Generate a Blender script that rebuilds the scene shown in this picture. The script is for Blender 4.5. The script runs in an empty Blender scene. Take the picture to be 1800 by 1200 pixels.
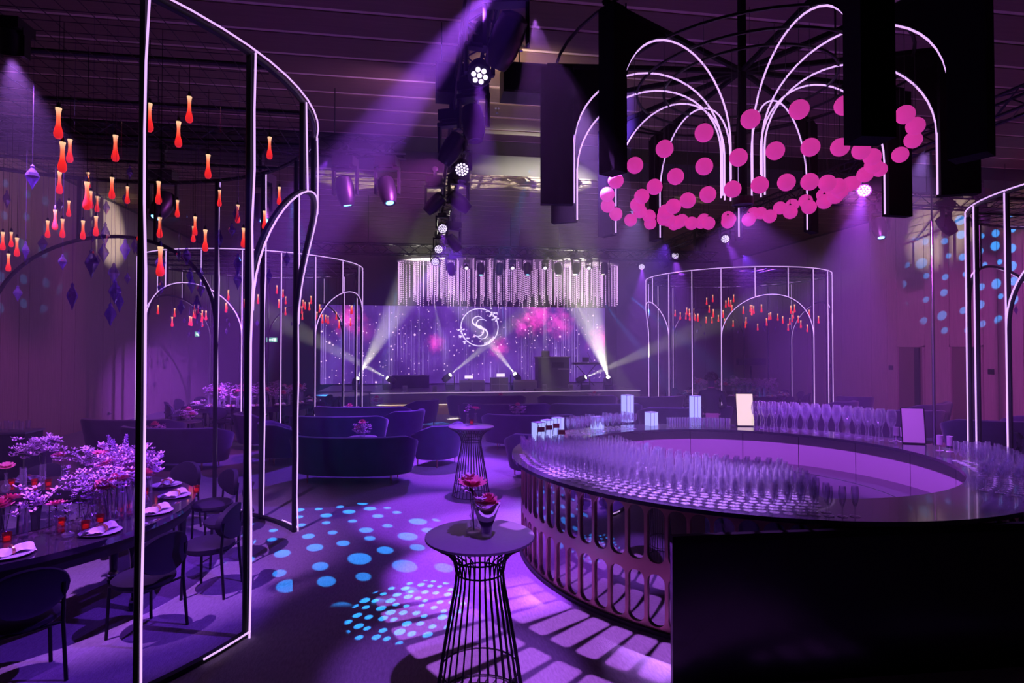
import bpy, math, random
from mathutils import Vector, Matrix, Quaternion
random.seed(7)
S = bpy.context.scene
COL = S.collection
PI = math.pi
R = math.radians
# ------------------------------------------------------------------ camera
F = 1031.0; HC = 2.35; YAW = 8.7; PITCH = 1.0; SHIFT = -6.0
cd = bpy.data.cameras.new('camera'); cam = bpy.data.objects.new('camera', cd); COL.objects.link(cam)
cd.sensor_width = 36; cd.lens = F / 1800 * 36; cd.shift_y = SHIFT / 1800; cd.clip_start = .05; cd.clip_end = 200
cam.location = (0, 0, HC); cam.rotation_euler = (R(90 + PITCH), 0, R(-YAW)); S.camera = cam
CM = cam.rotation_euler.to_matrix()
SN, CS = math.sin(R(YAW)), math.cos(R(YAW))
def ray(px, py):
    return CM @ Vector(((px - 900) / F, (600 - py + SHIFT) / F, -1))
def P(px, py, h=0.0):            # the point at height h seen at a pixel
    d = ray(px, py); t = (h - HC) / d.z
    return Vector((0, 0, HC)) + d * t
def PZ(px, py, z):               # the point at depth z seen at a pixel
    return Vector((0, 0, HC)) + ray(px, py) * z
def plane_x(px, py, x):
    d = ray(px, py); return Vector((0, 0, HC)) + d * (x / d.x)
def W(x, z, h=0.0):              # camera-aligned plan coordinates to room coordinates
    return Vector((x * CS + z * SN, -x * SN + z * CS, h))
# ------------------------------------------------------------------ view, world
vs = S.view_settings
vs.view_transform = 'Standard'; vs.look = 'None'; vs.gamma = 1; vs.use_curve_mapping = False; vs.exposure = 0.0
wd = bpy.data.worlds.new('hall_dark'); S.world = wd; wd.use_nodes = True
wd.node_tree.nodes['Background'].inputs[0].default_value = (.03, .008, .06, 1)
wd.node_tree.nodes['Background'].inputs[1].default_value = .25
cy = S.cycles
cy.max_bounces = 8; cy.diffuse_bounces = 3; cy.glossy_bounces = 4; cy.transmission_bounces = 6
cy.transparent_max_bounces = 48; cy.volume_bounces = 0; cy.sample_clamp_indirect = 3; cy.sample_clamp_direct = 0
cy.use_denoising = True; cy.caustics_reflective = False; cy.caustics_refractive = False
# ------------------------------------------------------------------ lights
PUR = (.36, .06, 1.0); VIO = (.20, .04, 1.0); MAG = (.58, .09, .72); BLU = (.02, .32, 1.0); CRM = (1.0, .93, .74); LAV = (.52, .22, 1.0)
def N(nt, t, **kw):
    n = nt.nodes.new(t)
    for k, v in kw.items(): setattr(n, k, v)
    return n
def mth(nt, op, a, b=None, c=None):
    n = nt.nodes.new('ShaderNodeMath'); n.operation = op
    for i, v in enumerate((a, b, c)):
        if v is None: continue
        if isinstance(v, (int, float)): n.inputs[i].default_value = v
        else: nt.links.new(v, n.inputs[i])
    return n.outputs[0]
def spot(loc, target, color, power, angle, blend=.25, radius=.04, gobo=None, straight=False):
    l = bpy.data.lights.new('spot', 'SPOT'); o = bpy.data.objects.new('spot_beam', l); COL.objects.link(o)
    l.color = color; l.energy = power; l.spot_size = R(angle); l.spot_blend = blend; l.shadow_soft_size = radius
    o.location = loc
    if not straight:
        o.rotation_euler = (Vector(target) - Vector(loc)).to_track_quat('-Z', 'Y').to_euler()
    if gobo:
        l.use_nodes = True; gobo(l.node_tree)
    return o
def gobo_dots(scale, lo=.2, hi=.42, seed=0.0, glow=.0):
    def f(nt):
        em = nt.nodes['Emission']; tc = N(nt, 'ShaderNodeTexCoord'); sp = N(nt, 'ShaderNodeSeparateXYZ')
        nt.links.new(tc.outputs['Normal'], sp.inputs[0])
        x = mth(nt, 'DIVIDE', sp.outputs[0], sp.outputs[2]); y = mth(nt, 'DIVIDE', sp.outputs[1], sp.outputs[2])
        cb = N(nt, 'ShaderNodeCombineXYZ'); nt.links.new(mth(nt, 'ADD', x, seed), cb.inputs[0]); nt.links.new(y, cb.inputs[1])
        v = N(nt, 'ShaderNodeTexVoronoi', voronoi_dimensions='2D', feature='F1'); v.inputs['Scale'].default_value = scale; v.inputs['Randomness'].default_value = .42
        nt.links.new(cb.outputs[0], v.inputs['Vector'])
        cs = N(nt, 'ShaderNodeSeparateColor'); nt.links.new(v.outputs['Color'], cs.inputs[0])
        rad = mth(nt, 'MULTIPLY_ADD', mth(nt, 'POWER', cs.outputs[0], 2.5), hi - lo, lo)
        d = mth(nt, 'DIVIDE', mth(nt, 'SUBTRACT', rad, v.outputs['Distance']), .05); d.node.use_clamp = True
        nt.links.new(mth(nt, 'ADD', d, glow), em.inputs['Strength'])
    return f
# bar and structure positions shared below
BAR = W(2.75, 7.0); BR = 2.75
def gobo_slots(lx, ly, lz):       # slatted pattern standing in for light bounced off the mirrored front
    def f(nt):
        em = nt.nodes['Emission']; tc = N(nt, 'ShaderNodeTexCoord'); sp = N(nt, 'ShaderNodeSeparateXYZ')
        nt.links.new(tc.outputs['Normal'], sp.inputs[0])
        ax = mth(nt, 'DIVIDE', sp.outputs[0], mth(nt, 'ABSOLUTE', sp.outputs[2]))
        ay = mth(nt, 'DIVIDE', sp.outputs[1], mth(nt, 'ABSOLUTE', sp.outputs[2]))
        x = mth(nt, 'MULTIPLY_ADD', ax, lz, lx - BAR.x); y = mth(nt, 'MULTIPLY_ADD', ay, lz, ly - BAR.y)
        r = mth(nt, 'SQRT', mth(nt, 'ADD', mth(nt, 'MULTIPLY', x, x), mth(nt, 'MULTIPLY', y, y)))
        th = mth(nt, 'ARCTAN2', y, x); st = R(4.6)
        a = mth(nt, 'MULTIPLY', mth(nt, 'SUBTRACT', mth(nt, 'FRACT', mth(nt, 'ADD', mth(nt, 'DIVIDE', th, st), 100.0)), .5), st)
        s = mth(nt, 'MULTIPLY', a, r)                       # arc offset from the slot's middle line
        out = None
        for r0, r1, w in ((2.72, 3.32, .20), (3.48, 4.3, .24)):
            hw = w / 2 - .05
            du = mth(nt, 'MAXIMUM', mth(nt, 'SUBTRACT', mth(nt, 'ABSOLUTE', s), hw - .0), 0.0)
            dr = mth(nt, 'MAXIMUM', mth(nt, 'SUBTRACT', mth(nt, 'ABSOLUTE', mth(nt, 'SUBTRACT', r, (r0 + r1) / 2)), (r1 - r0) / 2 - .06), 0.0)
            dd = mth(nt, 'SQRT', mth(nt, 'ADD', mth(nt, 'MULTIPLY', du, du), mth(nt, 'MULTIPLY', dr, dr)))
            m = mth(nt, 'DIVIDE', mth(nt, 'SUBTRACT', .06, dd), .025); m.node.use_clamp = True
            out = m if out is None else mth(nt, 'MAXIMUM', out, m)
        g = mth(nt, 'DIVIDE', mth(nt, 'ADD', th, R(172)), R(6)); g.node.use_clamp = True      # angular window
        h = mth(nt, 'DIVIDE', mth(nt, 'SUBTRACT', R(-96), th), R(8)); h.node.use_clamp = True
        nt.links.new(mth(nt, 'MULTIPLY', out, mth(nt, 'MULTIPLY', g, h)), em.inputs['Strength'])
    return f
TL, TRX, TH = .6, 8.6, 5.6       # the two long trusses (x) and their height
# --- wash lights: (pixel of lens, aimed at), colour, power, cone.  Fixtures are built from the same list further down
WASH_L = [(843, 133, 7), (812, 298, 19), (778, 402, 19), (771, 438, 19), (765, 460, 19)]
WASH_R = [(1519, 335, 19), (1275, 420, 19), (1187, 449, 19), (1128, 469, 19)]
LENS_H = 5.3
WASHES = []                      # (lens point, aim point, cells, truss)
aimL = [W(-.2, 6.2), W(-.9, 8.4), W(-1.0, 11.5), W(-3.0, 13.0), W(-4.5, 15.0)]
aimR = [W(4.5, 9.2), W(7.2, 13.2), W(4.5, 14.5), W(4.0, 17.5)]
for (x, y, n), a in zip(WASH_L, aimL): WASHES.append((P(x, y, {438: 5.1, 460: 4.95}.get(y, LENS_H)), a, n, 0))
for (x, y, n), a in zip(WASH_R, aimR): WASHES.append((plane_x(x, y, TRX), a, n, 1))
pw = [3600, 2000, 3000, 2600, 2600, 8000, 6500, 4200, 3600]
ang = [26, 30, 26, 28, 28, 34, 26, 26, 26]
for (p, a, n, t), w_, an in zip(WASHES, pw, ang):
    d = (a - p).normalized(); spot(p + d * .06, a, PUR, w_, an, .5, .05)
# big violet beam entering from above the frame
BIG = P(905, -70, 5.55); BIGT = PZ(520, 430, 9.5)
spot(BIG, BIGT, (.38, .08, 1.0), 36000, 15, .7, .04)
# stage floor beams: lens pixel, far pixel, cone, power
STAGE_Z = 23.2
BEAMS = [(628, 665, 735, 480, 12, 2600), (681, 664, 560, 600, 11, 1200), (791, 659, 905, 565, 10, 1200), (905, 657, 778, 500, 10, 1700),
         (1069, 663, 985, 400, 16, 3400), (1029, 663, 1190, 595, 11, 1100)]
BEAMP = []
for (x, y, tx, ty, an, w_) in BEAMS:
    p = PZ(x, y, STAGE_Z); t = PZ(tx, ty, {1069: 17.0, 628: 19, 905: 19.5}.get(x, STAGE_Z - 1.5)); BEAMP.append((p, t))
    spot(p + (t - p).normalized() * .09, t, CRM, w_ * 9, an * 1.15, .8, .03)
# down beams behind the bead chandelier, white and blue
for (x, y, tx, ty, c, an, w_) in [(705, 523, 690, 600, CRM, 9, 500), (763, 530, 775, 590, CRM, 8, 600), (862, 528, 872, 590, CRM, 7, 500), (918, 534, 936, 585, CRM, 8, 350),
        (957, 528, 958, 590, CRM, 7, 700), (1010, 528, 1040, 580, CRM, 9, 800), (697, 513, 682, 600, BLU, 8, 900), (632, 512, 600, 600, BLU, 10, 700),
        (1107, 521, 1180, 580, BLU, 10, 900), (1062, 533, 1130, 620, BLU, 9, 700), (882, 534, 890, 600, BLU, 8, 500)]:
    p = PZ(x, y, 22.6); spot(p, PZ(tx, ty, 21.6), c, w_ * 7, an, .6, .03)
# dots on the near carpet, on the carpet in front of the left sofas, on both walls
spot(W(.3, 9.6, 5.3), P(722, 1066), BLU, 14000, 8.6, .1, .004, gobo_dots(58, .25, .40, .3))
spot(W(-4.6, 12.2, 5.4), P(600, 938), BLU, 11000, 20, .1, .004, gobo_dots(22, .18, .36, 1.7))
spot(W(6.2, 6.0, 5.3), W(.9, 9.3), BLU, 1600, 14, .1, .004, gobo_dots(36, .24, .40, 5.1))
spot((12.3, 13.2, 5.15), (16, 14.9, 4.75), BLU, 2600, 50, .1, .004, gobo_dots(8, .17, .34, 2.2))
spot((-5.2, 13.6, 5.15), (-9.6, 15.4, 4.9), BLU, 420, 42, .1, .004, gobo_dots(7, .17, .34, 4.4))
spot(W(-1.5, 20.5, 4.9), P(765, 745), BLU, 2600, 10, .2, .01, gobo_dots(40, .26, .42, 3.3))
# added patterned spot in place of patches reflected by the bar's mirror
sl = W(.2, 5.2, 5.3)
spot(sl, None, (.55, .16, 1.0), 1900, 86, .1, .004, gobo_slots(sl.x, sl.y, sl.z), straight=True)
# floor pools, and added spots without fixtures for general purple fill
spot(W(.4, 9.8, 5.4), W(-.25, 7.6), (.42, .09, 1.0), 2200, 24, .7, .06)
spot(W(.3, 4.4, 5.4), W(-4.3, 5.3), VIO, 1000, 34, .4, .02)
spot(W(-3.0, 9.5, 5.4), W(-4.9, 5.5), (.28, .05, 1.0), 1300, 36, .5, .02)
spot(W(-3.7, 4.3, 4.5), W(-4.35, 6.0, .8), (.50, .16, 1.0), 1150, 62, .5, .03)      # added pin light on the near table's flowers
spot(W(.6, 2.6, 5.5), W(-.2, 3.95, 1.1), (.36, .10, 1.0), 1000, 20, .6, .05)        # on the nearest tall table
spot(W(2.47, 6.25, 3.84), W(3.6, 9.0, .55), (.46, .10, 1.0), 720, 96, .3, .05)      # lamp added below the crown's column to light the bar well
spot(W(.6, 6.5, 5.4), W(1.4, 5.7, 1.1), LAV, 7500, 34, .5, .05)                    # on the packed glasses
spot(W(6.4, 9.0, 5.4), W(4.2, 7.6, 1.1), (.48, .22, 1.0), 2600, 40, .6, .05)        # on goblets and the right end
spot(W(2.6, 12.5, 5.4), W(1.9, 9.0, 1.1), (.45, .30, 1.0), 2600, 34, .5, .05)
spot(W(6.3, 11, 5.4), W(13.5, 16, 2.4), MAG, 3000, 75, .8, .1)
spot(W(-1.0, 9.5, 5.4), W(-10, 14.5, 2.2), MAG, 1500, 70, .8, .1)
spot(W(-1.5, 17, 5.4), W(-3.5, 12.0, 0), VIO, 2600, 62, .7, .06)
spot(W(4.5, 17, 5.4), W(2.0, 13.5, 0), VIO, 2000, 62, .7, .06)
spot(W(7.5, 19, 5.4), W(8.5, 14.5, 0), VIO, 1300, 62, .7, .06)
spot(W(1.5, 7.0, 5.5), W(-1.5, 14.5, .4), (.26, .09, 1.0), 2000, 50, .7, .08)       # from the hall onto the sofa backs
# spots added above the left truss to brighten the slatted ceiling
spot(W(-.3, 8.5, 6.15), W(.6, 11.5, 7.0), (1.0, .72, .60), 170, 110, .9, .15)
spot(W(-.9, 13.5, 6.15), W(0.5, 17.5, 7.0), (1.0, .80, .70), 120, 110, .9, .15)
spot(W(-1.2, 9.5, 6.15), W(-5.0, 13.0, 7.0), (.6, .25, .9), 110, 110, .9, .15)
spot(W(7.2, 7.2, 5.4), W(4.7, 5.7, 1.2), (.45, .16, 1.0), 3000, 26, .6, .05)        # added to brighten the glasses at the right end of the bar
spot((-5.5, 12.4, 5.3), (-9.6, 15.6, 6.1), (1.0, .62, .22), 150, 34, .5, .05)      # warm spill high on both side walls
spot((12.0, 10.5, 5.3), (16.0, 12.9, 5.9), (1.0, .62, .22), 160, 30, .5, .05)
# ------------------------------------------------------------------ mesh helpers
class MB:
    def __init__(s): s.v = []; s.f = []
    def add(s, vs_, fs):
        b = len(s.v); s.v += [tuple(v) for v in vs_]; s.f += [tuple(i + b for i in f) for f in fs]; return s
    def box(s, c, d, rz=0.0):
        x, y, z = d[0] / 2, d[1] / 2, d[2] / 2; ca, sa = math.cos(rz), math.sin(rz)
        pts = []
        for sx, sy, sz in ((-1, -1, -1), (1, -1, -1), (1, 1, -1), (-1, 1, -1), (-1, -1, 1), (1, -1, 1), (1, 1, 1), (-1, 1, 1)):
            px, py = sx * x, sy * y
            pts.append((c[0] + px * ca - py * sa, c[1] + px * sa + py * ca, c[2] + sz * z))
        return s.add(pts, [(0, 3, 2, 1), (4, 5, 6, 7), (0, 1, 5, 4), (1, 2, 6, 5), (2, 3, 7, 6), (3, 0, 4, 7)])
    def lathe(s, prof, n=16, c=(0, 0, 0), cap=True, axis=None):
        pts = []; fs = []; m = len(prof)
        q = Quaternion() if axis is None else Vector((0, 0, 1)).rotation_difference(Vector(axis))
        for r, z in prof:
            for k in range(n):
                a = 2 * PI * k / n; p = Vector((r * math.cos(a), r * math.sin(a), z))
                p = q @ p; pts.append((p.x + c[0], p.y + c[1], p.z + c[2]))
        for i in range(m - 1):
            for k in range(n):
                k2 = (k + 1) % n; fs.append((i * n + k, i * n + k2, (i + 1) * n + k2, (i + 1) * n + k))
        if cap:
            if prof[0][0] > 1e-5: fs.append(tuple(range(n - 1, -1, -1)))
            if prof[-1][0] > 1e-5: fs.append(tuple(range((m - 1) * n, m * n)))
        return s.add(pts, fs)
    def tube(s, path, r, n=6, closed=False, rr=None):
        path = [Vector(p) for p in path]; m = len(path); pts = []; fs = []
        up = None
        for i, p in enumerate(path):
            a = path[(i - 1) % m] if (closed or i > 0) else path[i]; b = path[(i + 1) % m] if (closed or i < m - 1) else path[i]
            t = (b - a).normalized()
            if up is None:
                up = Vector((0, 0, 1)) if abs(t.z) < .9 else Vector((1, 0, 0))
            u = (up - t * up.dot(t))
            if u.length < 1e-4: u = t.orthogonal()
            u.normalize(); up = u; w = t.cross(u); ri = rr[i] if rr else r
            for k in range(n):
                an = 2 * PI * k / n; q = p + (u * math.cos(an) + w * math.sin(an)) * ri; pts.append(q)
        for i in range(m if closed else m - 1):
            for k in range(n):
                k2 = (k + 1) % n; j = (i + 1) % m
                fs.append((i * n + k, i * n + k2, j * n + k2, j * n + k))
        if not closed: fs += [tuple(range(n - 1, -1, -1)), tuple(range((m - 1) * n, m * n))]
        return s.add(pts, fs)
    def ball(s, c, r, n=8, m=6, sc=(1, 1, 1)):
        prof = [(r * math.sin(PI * i / m), -r * math.cos(PI * i / m)) for i in range(m + 1)]
        b = len(s.v); s.lathe([(max(q, 1e-6), z) for q, z in prof], n, (0, 0, 0), cap=False)
        for i in range(b, len(s.v)):
            v = s.v[i]; s.v[i] = (v[0] * sc[0] + c[0], v[1] * sc[1] + c[1], v[2] * sc[2] + c[2])
        return s
    def xf(s, M):
        s.v = [tuple(M @ Vector(v)) for v in s.v]; return s
    def mesh(s, name, mat, smooth=True):
        me = bpy.data.meshes.new(name); me.from_pydata(s.v, [], s.f); me.update()
        if smooth: me.shade_smooth() if hasattr(me, 'shade_smooth') else None
        if smooth:
            try: me.set_sharp_from_angle(angle=R(38))
            except Exception: pass
        if mat: me.materials.append(mat)
        return me
    def build(s, name, mat, parent=None, loc=None, smooth=True):
        return put(name, s.mesh(name, mat, smooth), parent, loc)
def put(name, me, parent=None, loc=None, rot=None):
    o = bpy.data.objects.new(name, me); COL.objects.link(o)
    if parent: o.parent = parent
    if loc is not None: o.location = loc
    if rot is not None: o.rotation_euler = rot
    return o
def tag(o, label=None, cat=None, group=None, kind=None):
    if label: o['label'] = label
    if cat: o['category'] = cat
    if group: o['group'] = group
    if kind: o['kind'] = kind
    return o
def thing(name, label, cat, loc=(0, 0, 0), rz=0.0, group=None):
    o = bpy.data.objects.new(name, None); COL.objects.link(o); o.empty_display_size = .1
    o.location = loc; o.rotation_euler = (0, 0, rz)
    return tag(o, label, cat, group)
def dup(root, loc=None, rz=None, label=None, group=None, rot=None):
    r = root.copy(); COL.objects.link(r)
    if loc is not None: r.location = loc
    if rz is not None: r.rotation_euler = (0, 0, rz)
    if rot is not None: r.rotation_euler = rot
    if label: r['label'] = label
    if group: r['group'] = group
    for ch in root.children:
        c = ch.copy(); COL.objects.link(c); c.parent = r
        for g in ch.children:
            d = g.copy(); COL.objects.link(d); d.parent = c
    return r
# ------------------------------------------------------------------ materials
def mat(name, col, rough=.5, metal=0.0, noise=0.0, scale=20.0, bump=0.0, bscale=None, emit=None, es=0.0, sheen=0.0, coat=0.0, spec=.5, trans=0.0, alpha=1.0, stretch=None):
    m = bpy.data.materials.new(name); m.use_nodes = True; nt = m.node_tree; b = nt.nodes['Principled BSDF']
    b.inputs['Base Color'].default_value = (*col, 1); b.inputs['Roughness'].default_value = rough; b.inputs['Metallic'].default_value = metal
    b.inputs['Specular IOR Level'].default_value = spec; b.inputs['Coat Weight'].default_value = coat; b.inputs['Sheen Weight'].default_value = sheen
    b.inputs['Transmission Weight'].default_value = trans; b.inputs['Alpha'].default_value = alpha
    tc = N(nt, 'ShaderNodeTexCoord'); src = tc.outputs['Object']
    if stretch:
        mp = N(nt, 'ShaderNodeMapping'); mp.inputs['Scale'].default_value = stretch; nt.links.new(src, mp.inputs[0]); src = mp.outputs[0]
    if noise > 0:
        t = N(nt, 'ShaderNodeTexNoise'); t.inputs['Scale'].default_value = scale; t.inputs['Detail'].default_value = 4; nt.links.new(src, t.inputs['Vector'])
        r = N(nt, 'ShaderNodeMapRange'); r.inputs[3].default_value = 1 - noise; r.inputs[4].default_value = 1 + noise; nt.links.new(t.outputs[0], r.inputs[0])
        mx = N(nt, 'ShaderNodeVectorMath', operation='SCALE'); mx.inputs[0].default_value = col; nt.links.new(r.outputs[0], mx.inputs['Scale']); nt.links.new(mx.outputs[0], b.inputs['Base Color'])
    if bump > 0:
        t2 = N(nt, 'ShaderNodeTexNoise'); t2.inputs['Scale'].default_value = bscale or scale; nt.links.new(src, t2.inputs['Vector'])
        bp = N(nt, 'ShaderNodeBump'); bp.inputs['Strength'].default_value = bump; bp.inputs['Distance'].default_value = .02
        nt.links.new(t2.outputs[0], bp.inputs['Height']); nt.links.new(bp.outputs[0], b.inputs['Normal'])
    if emit:
        b.inputs['Emission Color'].default_value = (*emit, 1); b.inputs['Emission Strength'].default_value = es
    return m
def glass(name, tint=(1, 1, 1), refl=.12, rough=.03, gcol=(1, 1, 1), body=0.0):
    # thin clear glass: see-through with a reflecting skin that strengthens towards the rim
    m = bpy.data.materials.new(name); m.use_nodes = True; nt = m.node_tree
    for n in list(nt.nodes):
        if n.type != 'OUTPUT_MATERIAL': nt.nodes.remove(n)
    out = nt.nodes['Material Output']; tr = N(nt, 'ShaderNodeBsdfTransparent'); tr.inputs[0].default_value = (*tint, 1)
    gl = N(nt, 'ShaderNodeBsdfGlossy'); gl.inputs['Roughness'].default_value = rough; gl.inputs[0].default_value = (*gcol, 1)
    df = N(nt, 'ShaderNodeBsdfDiffuse'); df.inputs[0].default_value = (*gcol, 1)
    lw = N(nt, 'ShaderNodeLayerWeight'); lw.inputs[0].default_value = .35
    fac = mth(nt, 'MULTIPLY_ADD', lw.outputs['Facing'], .55, refl)
    m1 = N(nt, 'ShaderNodeMixShader'); m1.inputs[0].default_value = body; nt.links.new(gl.outputs[0], m1.inputs[1]); nt.links.new(df.outputs[0], m1.inputs[2])
    mx = N(nt, 'ShaderNodeMixShader'); nt.links.new(fac, mx.inputs[0]); nt.links.new(tr.outputs[0], mx.inputs[1]); nt.links.new(m1.outputs[0], mx.inputs[2])
    nt.links.new(mx.outputs[0], out.inputs['Surface'])
    return m
def lamp(name, col, st, sample=False):
    m = bpy.data.materials.new(name); m.use_nodes = True; nt = m.node_tree
    b = nt.nodes['Principled BSDF']; b.inputs['Base Color'].default_value = (*[c * .6 for c in col], 1)
    b.inputs['Emission Color'].default_value = (*col, 1); b.inputs['Emission Strength'].default_value = st
    if not sample: m.cycles.emission_sampling = 'NONE'
    return m
M = {}
M['carpet'] = mat('carpet', (.34, .30, .36), .95, noise=.35, scale=60, bump=.5, bscale=220, stretch=(1, .25, 1))
M['board'] = mat('ceiling_board', (.20, .13, .09), .6, noise=.3, scale=3, stretch=(.3, 6, 1))
M['batten'] = mat('ceiling_batten', (.85, .72, .55), .6)
M['soffit'] = mat('soffit', (.03, .025, .03), .8)
M['panel'] = mat('wall_panel', (.36, .26, .24), .65, noise=.25, scale=4, stretch=(8, 8, .4))
M['joint'] = mat('wall_joint', (.05, .035, .04), .8)
M['dark'] = mat('dark_paint', (.012, .011, .016), .6)
M['door'] = mat('door_wood', (.16, .10, .09), .5, noise=.2, scale=4, stretch=(8, 8, .5))
M['blackmetal'] = mat('black_metal', (.012, .012, .016), .45, metal=.3)
M['trussmetal'] = mat('truss_metal', (.035, .035, .045), .4, metal=.7)
M['fixture'] = mat('fixture_plastic', (.012, .012, .016), .4)
M['neon'] = lamp('neon_tube', (.78, .46, 1.0), 1.15)
M['velvet'] = mat('velvet', (.050, .030, .115), .9, noise=.35, scale=5, sheen=.35, spec=.1)
M['brass'] = mat('brass_leg', (.55, .30, .18), .3, metal=1)
M['bronze'] = mat('bar_bronze', (.62, .34, .30), .28, metal=.75)
M['mirror'] = mat('bar_mirror', (.62, .58, .66), .02, metal=1)
M['counter'] = mat('bar_counter', (.030, .022, .05), .16, coat=.4)
M['inner'] = mat('bar_inner', (.72, .55, .68), .6)
M['glossblack'] = mat('gloss_black', (.012, .011, .022), .25, spec=.5)
M['flat'] = mat('matt_black', (.008, .008, .012), .85, spec=.15)
M['glass'] = glass('clear_glass', (.97, .96, 1), .09, .10, (.97, .95, 1), .32)
M['crystal'] = glass('violet_crystal', (.68, .55, .95), .18, .08, (.7, .55, 1), .15)
M['pink'] = None
M['wire'] = mat('wire_black', (.010, .010, .014), .45, metal=.2)
M['tabletop'] = mat('table_top', (.24, .21, .28), .36, noise=.1, scale=30)
M['mirrortop'] = mat('dark_mirror_top', (.10, .07, .12), .07, metal=.6, coat=.5)
M['chrome'] = mat('chrome', (.6, .6, .65), .08, metal=1)
M['white'] = mat('napkin', (.82, .76, .80), .8)
M['plate'] = mat('plate', (.55, .48, .60), .25)
M['leather'] = mat('dark_fabric', (.018, .013, .03), .7, noise=.3, scale=8)
M['petalw'] = mat('petal_white', (.80, .55, .78), .8, noise=.15, scale=40)
M['petalp'] = mat('petal_pink', (.85, .22, .36), .8, noise=.2, scale=40)
M['petall'] = mat('petal_lilac', (.62, .38, .78), .8, noise=.2, scale=40)
M['stem'] = mat('stem', (.10, .16, .07), .7)
M['amber'] = glass('amber_glass', (.95, .20, .08), .10, .1, (1, .45, .3), .2)
M['gold'] = mat('ring_gold', (.75, .40, .22), .3, metal=.8)
M['led'] = lamp('led_cell', (.85, .72, 1.0), 1.5)
M['ledw'] = lamp('led_white', (1, .95, .86), 14)
M['ledb'] = lamp('led_blue', (.12, .6, 1.0), 7)
M['cube'] = lamp('light_box', (.42, .47, 1.0), .95, True)
M['cubeedge'] = mat('light_box_edge', (.35, .33, .6), .4)
M['skin'] = mat('skin', (.35, .2, .15), .6)
M['cloth'] = mat('shirt', (.035, .03, .06), .85)
M['hair'] = mat('hair', (.012, .01, .012), .7)
M['sconce'] = mat('stage_front', (.22, .20, .24), .6)
# ------------------------------------------------------------------ room shell
XL, XR, YB, YF, ZC = -9.6, 16.0, 28.5, -4.0, 7.0
def struct(name, mb, m, parent=None, smooth=False):
    o = mb.build(name, m, parent, smooth=smooth)
    if not parent: tag(o, kind='structure')
    return o
fl = struct('floor', MB().box(((XL + XR) / 2, (YB + YF) / 2, -.05), (XR - XL + .4, YB - YF + .4, .1)), M['carpet'])
ce = struct('ceiling', MB().box(((XL + XR) / 2, (YB + YF) / 2, ZC + .25), (XR - XL + .4, YB - YF + .4, .1)), M['soffit'])
bw = .58; bl = XR - XL
bme = MB().box((0, 0, 0), (bl, bw, .05)).mesh('board', M['board'], False)
tme = MB().box((0, 0, 0), (bl, .085, .03)).mesh('batten', M['batten'], False)
y = 1.2; k = 0
while y < 28.2:
    if not (12.9 < y < 14.6):
        put('board', bme, ce, ((XL + XR) / 2, y, ZC))
        put('batten', tme, ce, ((XL + XR) / 2, y + .335, ZC + .005))
    y += .67
struct('beam', MB().box(((XL + XR) / 2, 13.75, ZC - .12), (bl, 1.5, .4)), M['soffit'])
tag(bpy.data.objects['beam'], label='dark beam crossing the slatted ceiling')
wl = struct('wall_left', MB().box((XL - .15, (YB + YF) / 2, 3.5), (.2, YB - YF, 7.4)), M['joint'])
wr = struct('wall_right', MB().box((XR + .15, (YB + YF) / 2, 3.5), (.2, YB - YF, 7.4)), M['joint'])
wb = struct('wall_back', MB().box(((XL + XR) / 2, YB + .15, 3.5), (bl + .6, .2, 7.4)), M['joint'])
wf = struct('wall_front', MB().box(((XL + XR) / 2, YF - .15, 3.5), (bl + .6, .2, 7.4)), M['joint'])
# wall panels of uneven widths with recessed joints
def yon(px, X):                    # where a picture column meets a side wall
    d = ray(px, 612); return d.y / d.x * X
def panels(wall, x, edges, doors=()):
    for a, b in zip(edges, edges[1:]):
        z0 = 0.0
        for (d0, d1) in doors:
            if abs(d0 - a) < .02 and abs(d1 - b) < .02: z0 = 2.45
        put('panel', MB().box((x, (a + b) / 2, (z0 + 6.9) / 2), (.06, b - a - .018, 6.9 - z0)).mesh('panel', M['panel'], False), wall)
rd = [sorted((yon(1577, XR), yon(1626, XR))), sorted((yon(1670, XR), yon(1729, XR)))]
le = [-3.9, 0, 4, 8] + sorted(yon(p, XL) for p in (0, 32, 50, 108, 131, 180, 200, 236, 262, 300, 330)) + [28.4]
panels(wl, XL - .02, [e for e in le if e < 28.45])
re_ = sorted([-3.9, 1, 4.5, 7.5] + [yon(p, XR) for p in (1800, 1755, 1620 + 20, 1560, 1532, 1480, 1448, 1420)] + rd[0] + rd[1] + [28.4])
panels(wr, XR + .02, re_, rd)
for i, (a, b) in enumerate(rd):
    d = struct('door_%d' % (i + 1), MB().box((XR + .03, (a + b) / 2, 1.2), (.05, b - a - .1, 2.4)), M['door'])
    tag(d, label=('tall dark wooden door with black pull bar, the one nearer the stage', 'tall dark wooden door with black pull bar, second from the stage')[i])
    fr = MB()
    fr.box((XR, a + .03, 1.22), (.1, .06, 2.44)).box((XR, b - .03, 1.22), (.1, .06, 2.44)).box((XR, (a + b) / 2, 2.42), (.1, b - a, .06))
    fr.build('door_frame', M['panel'], d, smooth=False)
    MB().box((XR - .03, a + .28, 1.2), (.06, .18, 2.35)).build('pull_bar', M['dark'], d, smooth=False)
back = [XL + .1]
while back[-1] < XR - .3: back.append(min(back[-1] + 1.6, XR - .1))
for a, b in zip(back, back[1:]):
    put('panel', MB().box(((a + b) / 2, YB + .02, 3.45), (b - a - .02, .06, 6.9)).mesh('panel', M['joint'], False), wb)
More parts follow.
